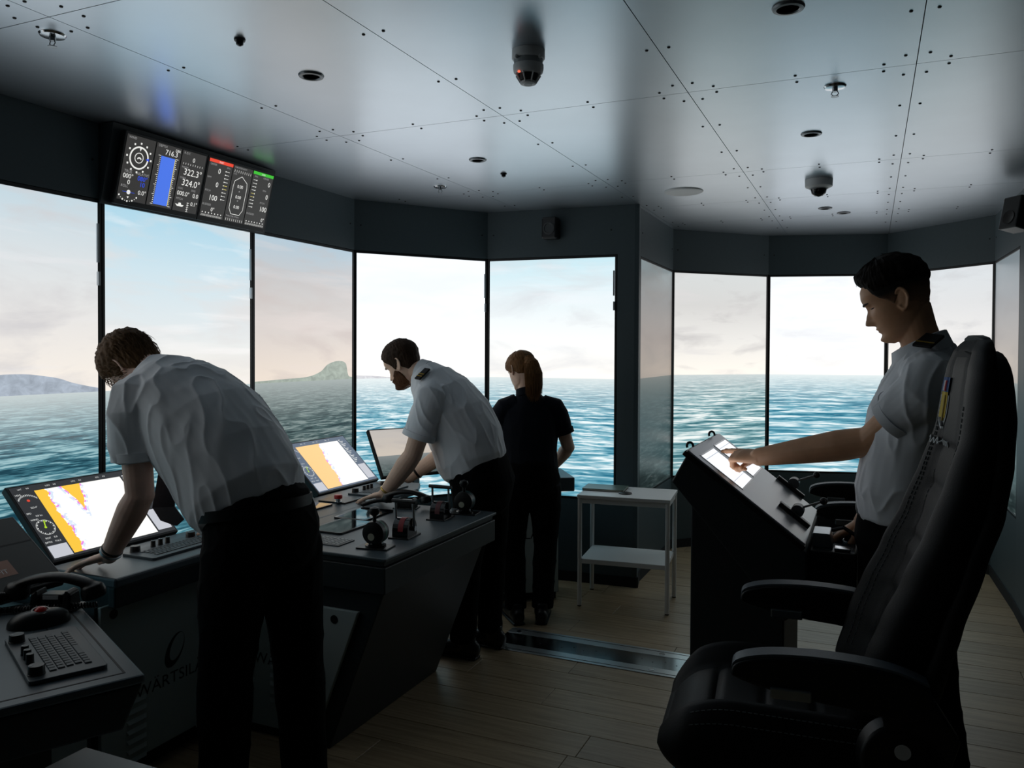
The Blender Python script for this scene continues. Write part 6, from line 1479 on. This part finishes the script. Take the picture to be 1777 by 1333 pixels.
hair_cap(H2, 1.03, lambda ph: -.1, lambda ph, t: .009 * (1 - max(0, t - .1) * 2) + .003, hairmat('beard_brown', (88, 58, 38)), p2, 'beard', rough=.003, seed=9.0, upper=lambda ph: tab([(0, .19), (.25, .20), (.45, .30), (.9, .30), (1.3, .42), (1.5, .36), (1.7, .1), (3.2, -.2)], ph))
ea, eb = ony(722, 664, 3.63), ony(744, 642, 3.70); epaulette(p2, (ea + eb) / 2 + V((0, 0, .012)), (eb - ea), (-.25, -.70, .65), .046, .085, 2)
band(p2, A2['wr'], A2['el'], 'wristwatch', mat('gold_watch', (190, 160, 90), .3, .8), .033, .006, .015); band(p2, B2['wr'], B2['el'], 'wristwatch', M_BLACKPL, .034, .008, .06)

# ---- woman at the corner console
g = V((-.48, .877, 0)); rt = V((.877, .48, 0)); c0 = V((-1.83, 4.40, 0))
def wp(f, r, z): return c0 + g * f + rt * r + V((0, 0, z))
A3 = dict(sh=wp(.055, -.165, 1.245), el=wp(.08, -.235, 1.02), wr=wp(.28, -.16, .90), hf=g * .9 + rt * .3 + V((0, 0, -.2)), hb=V((0, 0, 1)), ht=rt, pose=GRIP, sv=g)
B3 = dict(sh=wp(.045, .165, 1.245), el=wp(.05, .235, 1.02), wr=wp(.26, .19, .885), hf=g * .9 - rt * .25 + V((0, 0, -.2)), hb=V((0, 0, 1)), ht=-rt, pose=GRIP, sv=g)
p3, H3, _ = person(dict(label='woman with a ponytail in a navy polo shirt at the corner console', skin=SKIN2, shirt=NAVY, side=tuple(rt), seed=6.6, faxis=(0, 0, 1), famp=.005,
    head=wp(.10, -.045, 1.475), hfwd=tuple(g * .72 - rt * .42 + V((0, 0, -.50))), hup=tuple(g * .42 - rt * .10 + V((0, 0, .86))), neck=wp(.055, -.01, 1.352), s=.94, hs=.92,
    torso=[(wp(-.02, 0, .80), .178, .128), (wp(-.01, 0, .90), .168, .122), (wp(.01, 0, 1.0), .160, .112), (wp(.03, 0, 1.13), .174, .112), (wp(.045, 0, 1.235), .165, .098), (wp(.05, 0, 1.295), .110, .080), (wp(.055, 0, 1.345), .062, .062)],
    armL=A3, armR=B3, sleeve=.62, cuff=.066, slv=.78, hips=[(wp(-.02, 0, .93), .158, .115), (wp(-.025, 0, .85), .178, .135), (wp(-.02, 0, .77), .165, .125)],
    legs=[(wp(-.01, -.09, .78), wp(0, -.10, .44), wp(-.02, -.085, .08)), (wp(-.01, .09, .78), wp(0, .095, .44), wp(-.02, .075, .08))], legw=.92,
    foot=[wp(-.02, -.085, 0), wp(-.02, .075, 0)], fdir=[tuple(g - rt * .2), tuple(g + rt * .2)], collar=.03))
hm3 = hairmat('hair_light_brown', (112, 80, 50)); hl3 = lambda ph: tab([(0, .80), (.5, .78), (.9, .66), (1.2, .52), (1.5, .40), (1.7, .40), (2.1, .28), (3.2, .22)], ph)
hair_cap(H3, .94, hl3, lambda ph, t: .010 + .006 * max(0, (t - .5) / .5), hm3, p3, rough=.0025, seed=11.0, scale=60)
tb_ = H3 @ (V((-.105, 0, .035)) * .94); pts = [tb_ + g * .03, tb_ - g * .015 + V((0, 0, .002)), tb_ - g * .055 + rt * .012 + V((0, 0, -.03)), tb_ - g * .07 + rt * .022 + V((0, 0, -.09)), tb_ - g * .065 + rt * .025 + V((0, 0, -.155)), tb_ - g * .06 + rt * .024 + V((0, 0, -.205)), tb_ - g * .06 + rt * .022 + V((0, 0, -.235))]
mb = MB(); mb.etube(pts, [.024, .026, .042, .053, .050, .036, .014], [.020, .022, .032, .038, .036, .026, .010], rt, 40); me = remesh(mb, .004, 4); disp(me, lambda c, n: .004 * noise.noise(V((c[0] * 160, c[1] * 160, c[2] * 14))) + .002 * noise.noise(V((c[0] * 420, c[1] * 420, c[2] * 30)))); pt = put_mesh(me, 'ponytail', hm3, p3)
rr = random.Random(3); mb = MB()
for _ in range(160):
    a = rr.uniform(0, 6.28); o = rt * (.047 * math.cos(a)) + g * (.036 * math.sin(a)); q = [pts[1] + o * .4, pts[2] + o * .9, pts[3] + o * 1.12, pts[4] + o * 1.1, pts[5] + o * rr.uniform(.6, 1.1), pts[6] + o * rr.uniform(.1, .9) + V((0, 0, -rr.uniform(0, .03)))]
    mb.tube(q, [.0012] * 5 + [.0004], 4)
o = mb.build('hair_strands', hm3, pt); o['kind'] = 'stuff'
ring_ = [tb_ - g * .018 + rt * (.024 * math.cos(k * math.pi / 8)) + V((0, 0, .022 * math.sin(k * math.pi / 8))) for k in range(16)]
MB().tube(ring_, .004, 8, closed=True).build('hair_tie', M_BLACKPL, p3, smooth=True)

# ---- standing officer pointing at the pod
tipw = onpl(1251, 787, pp(0, 0), nrm) + nrm * .010
A4 = dict(sh=ony(1618, 672, 2.735), el=ony(1508, 766, 2.845), wr=None)
wr4 = ony(1336, 787, 2.99); A4['wr'] = wr4; hf = (tipw - wr4).normalized()
tq = add_hand(MB(), wr4, hf, V((-.1, -.35, 1)), V((-.1, 1, -.3)), POINT, 1.08 * 1.12)[0]; wr4 = wr4 + (tipw - tq); A4['wr'] = wr4
A4.update(hf=hf, hb=V((-.1, -.35, 1)), ht=V((0, -1, -.5)), pose=POINT, sv=V((0, 1, 0)))
A4['ht'] = V((-.1, 1, -.3))
B4 = dict(sh=V((.17, 3.10, 1.49)), el=ony(1545, 850, 3.14), wr=ony(1498, 905, 3.08)); B4.update(hf=V((-.75, -.10, -.55)), hb=V((-.4, .1, .85)), ht=V((-.2, -1, 0)), pose=GRIP, sv=V((1, 0, 0)))
Y0 = 2.91
p4, H4, tips = person(dict(label='tall officer with short dark hair standing and pointing at the control pod', skin=SKIN3, shirt=SHIRT, side=(0, 1, 0), seed=9.2, faxis=(.1, 0, 1), famp=.010,
    head=ony(1556, 520, Y0), hfwd=(-.90, .0, -.40), hup=(-.38, 0, .92), neck=ony(1602, 606, Y0), s=1.08, hs=1.12,
    torso=[(V((.095, Y0, 1.06)), .176, .128), (V((.10, Y0, 1.14)), .188, .146), (V((.12, Y0, 1.25)), .192, .142), (V((.145, Y0, 1.38)), .208, .142), (V((.165, Y0, 1.48)), .204, .126), (V((.172, Y0, 1.55)), .150, .104), (V((.165, Y0, 1.605)), .088, .084)],
    armL=A4, armR=B4, sleeve=.56, cuff=.092, slv=1.1, armw=1.08, hips=[(V((.095, Y0, 1.10)), .166, .124), (V((.105, Y0, 1.0)), .186, .145), (V((.12, Y0, .90)), .170, .135)],
    legs=[(V((.12, 2.82, .92)), V((.19, 2.80, .50)), V((.25, 2.80, .085))), (V((.12, 3.0, .92)), V((.16, 3.03, .50)), V((.20, 3.05, .085)))], legw=1.05,
    foot=[V((.25, 2.80, 0)), V((.20, 3.05, 0))], fdir=[(-1, -.1, 0), (-1, .1, 0)], collar=.042, belt=(V((.095, Y0, 1.085)), .172, .130, (0, 0, 1))))
hm4 = hairmat('hair_black_brown', (24, 18, 14)); SID = mat('hair_fade', (84, 62, 48), .75, bump=.3, bscale=900)
nt = SID.node_tree; at = nt.nodes.new('ShaderNodeAttribute'); at.attribute_name = 'fade'; cr = nt.nodes.new('ShaderNodeValToRGB')
cr.color_ramp.elements[0].color = lin((190, 140, 106)); cr.color_ramp.elements[1].color = lin((24, 18, 14)); cr.color_ramp.elements[0].position = .05; cr.color_ramp.elements[1].position = .95
nz_ = nt.nodes.new('ShaderNodeTexNoise'); nz_.inputs['Scale'].default_value = 420; ma = nt.nodes.new('ShaderNodeMath'); ma.operation = 'MULTIPLY_ADD'; ma.inputs[1].default_value = .5; mb_ = nt.nodes.new('ShaderNodeMath'); mb_.operation = 'SUBTRACT'; mb_.inputs[1].default_value = .25
nt.links.new(nz_.outputs['Fac'], ma.inputs[0]); nt.links.new(at.outputs['Fac'], ma.inputs[2]); nt.links.new(ma.outputs[0], mb_.inputs[0]); nt.links.new(mb_.outputs[0], cr.inputs[0]); nt.links.new(cr.outputs[0], nt.nodes['Principled BSDF'].inputs['Base Color'])
hl4 = lambda ph: tab([(0, .77), (.5, .75), (.8, .70), (1.05, .62), (1.3, .60), (1.7, .60), (2.3, .56), (3.2, .50)], ph)
h4 = hair_cap(H4, 1.08, hl4, lambda ph, t: .010 + .012 * max(0, (t - .65) / .35) + .012 * math.exp(-(ph / .7) ** 2) * math.exp(-((t - .85) / .09) ** 2), hm4, p4, rough=.004, seed=13.0, scale=90, soft=.14)
fd = hair_cap(H4, 1.08, lambda ph: tab([(0, .80), (.7, .76), (1.0, .60), (1.25, .48), (1.45, .38), (1.6, .46), (1.85, .34), (2.3, .28), (3.2, .24)], ph), lambda ph, t: .0012 + .006 * max(0, (t - .5) / .3), SID, p4, 'hair_fade', rough=.0006, seed=17.0, soft=.09)
fa = fd.data.attributes.new('fade', 'FLOAT', 'POINT'); fa.data.foreach_set('value', [max(0.0, min(1.0, ((i // 180) / 110 - .36) / .27)) for i in range(len(fd.data.vertices))])
strands(H4, 1.08, hm4, h4, 600, 8, .86, .022, .7)
EB = mat('eyebrow_dark', (46, 34, 28), .7)
for sg in (-1, 1):
    MB().tube([H4 @ hp(.585, sg * q, .001 + .0, 1.08) for q in (.18, .30, .42, .54, .64)], [.0028, .0036, .0036, .003, .0015], 6).build('eyebrow', EB, p4, smooth=True)
    MB().tube([H4 @ hp(.512 - .006 * math.cos((q - .42) * 7), sg * q, .0006, 1.08) for q in (.26, .34, .42, .5, .56)], [.0010, .0016, .0018, .0016, .0010], 6).build('eyelashes', EB, p4, smooth=True)
for sg in (-1, 1): MB().tube([H2 @ hp(.585, sg * q, .001, 1.03) for q in (.2, .32, .44, .56, .66)], [.0025, .003, .003, .0025, .0012], 6).build('eyebrow', hm2, p2, smooth=True)
ea, eb = ony(1600, 606, 2.755), ony(1622, 588, 2.83); epaulette(p4, (ea + eb) / 2 + V((0, 0, .010)), (eb - ea), (-.15, -.60, .75), .056, .10, 1)
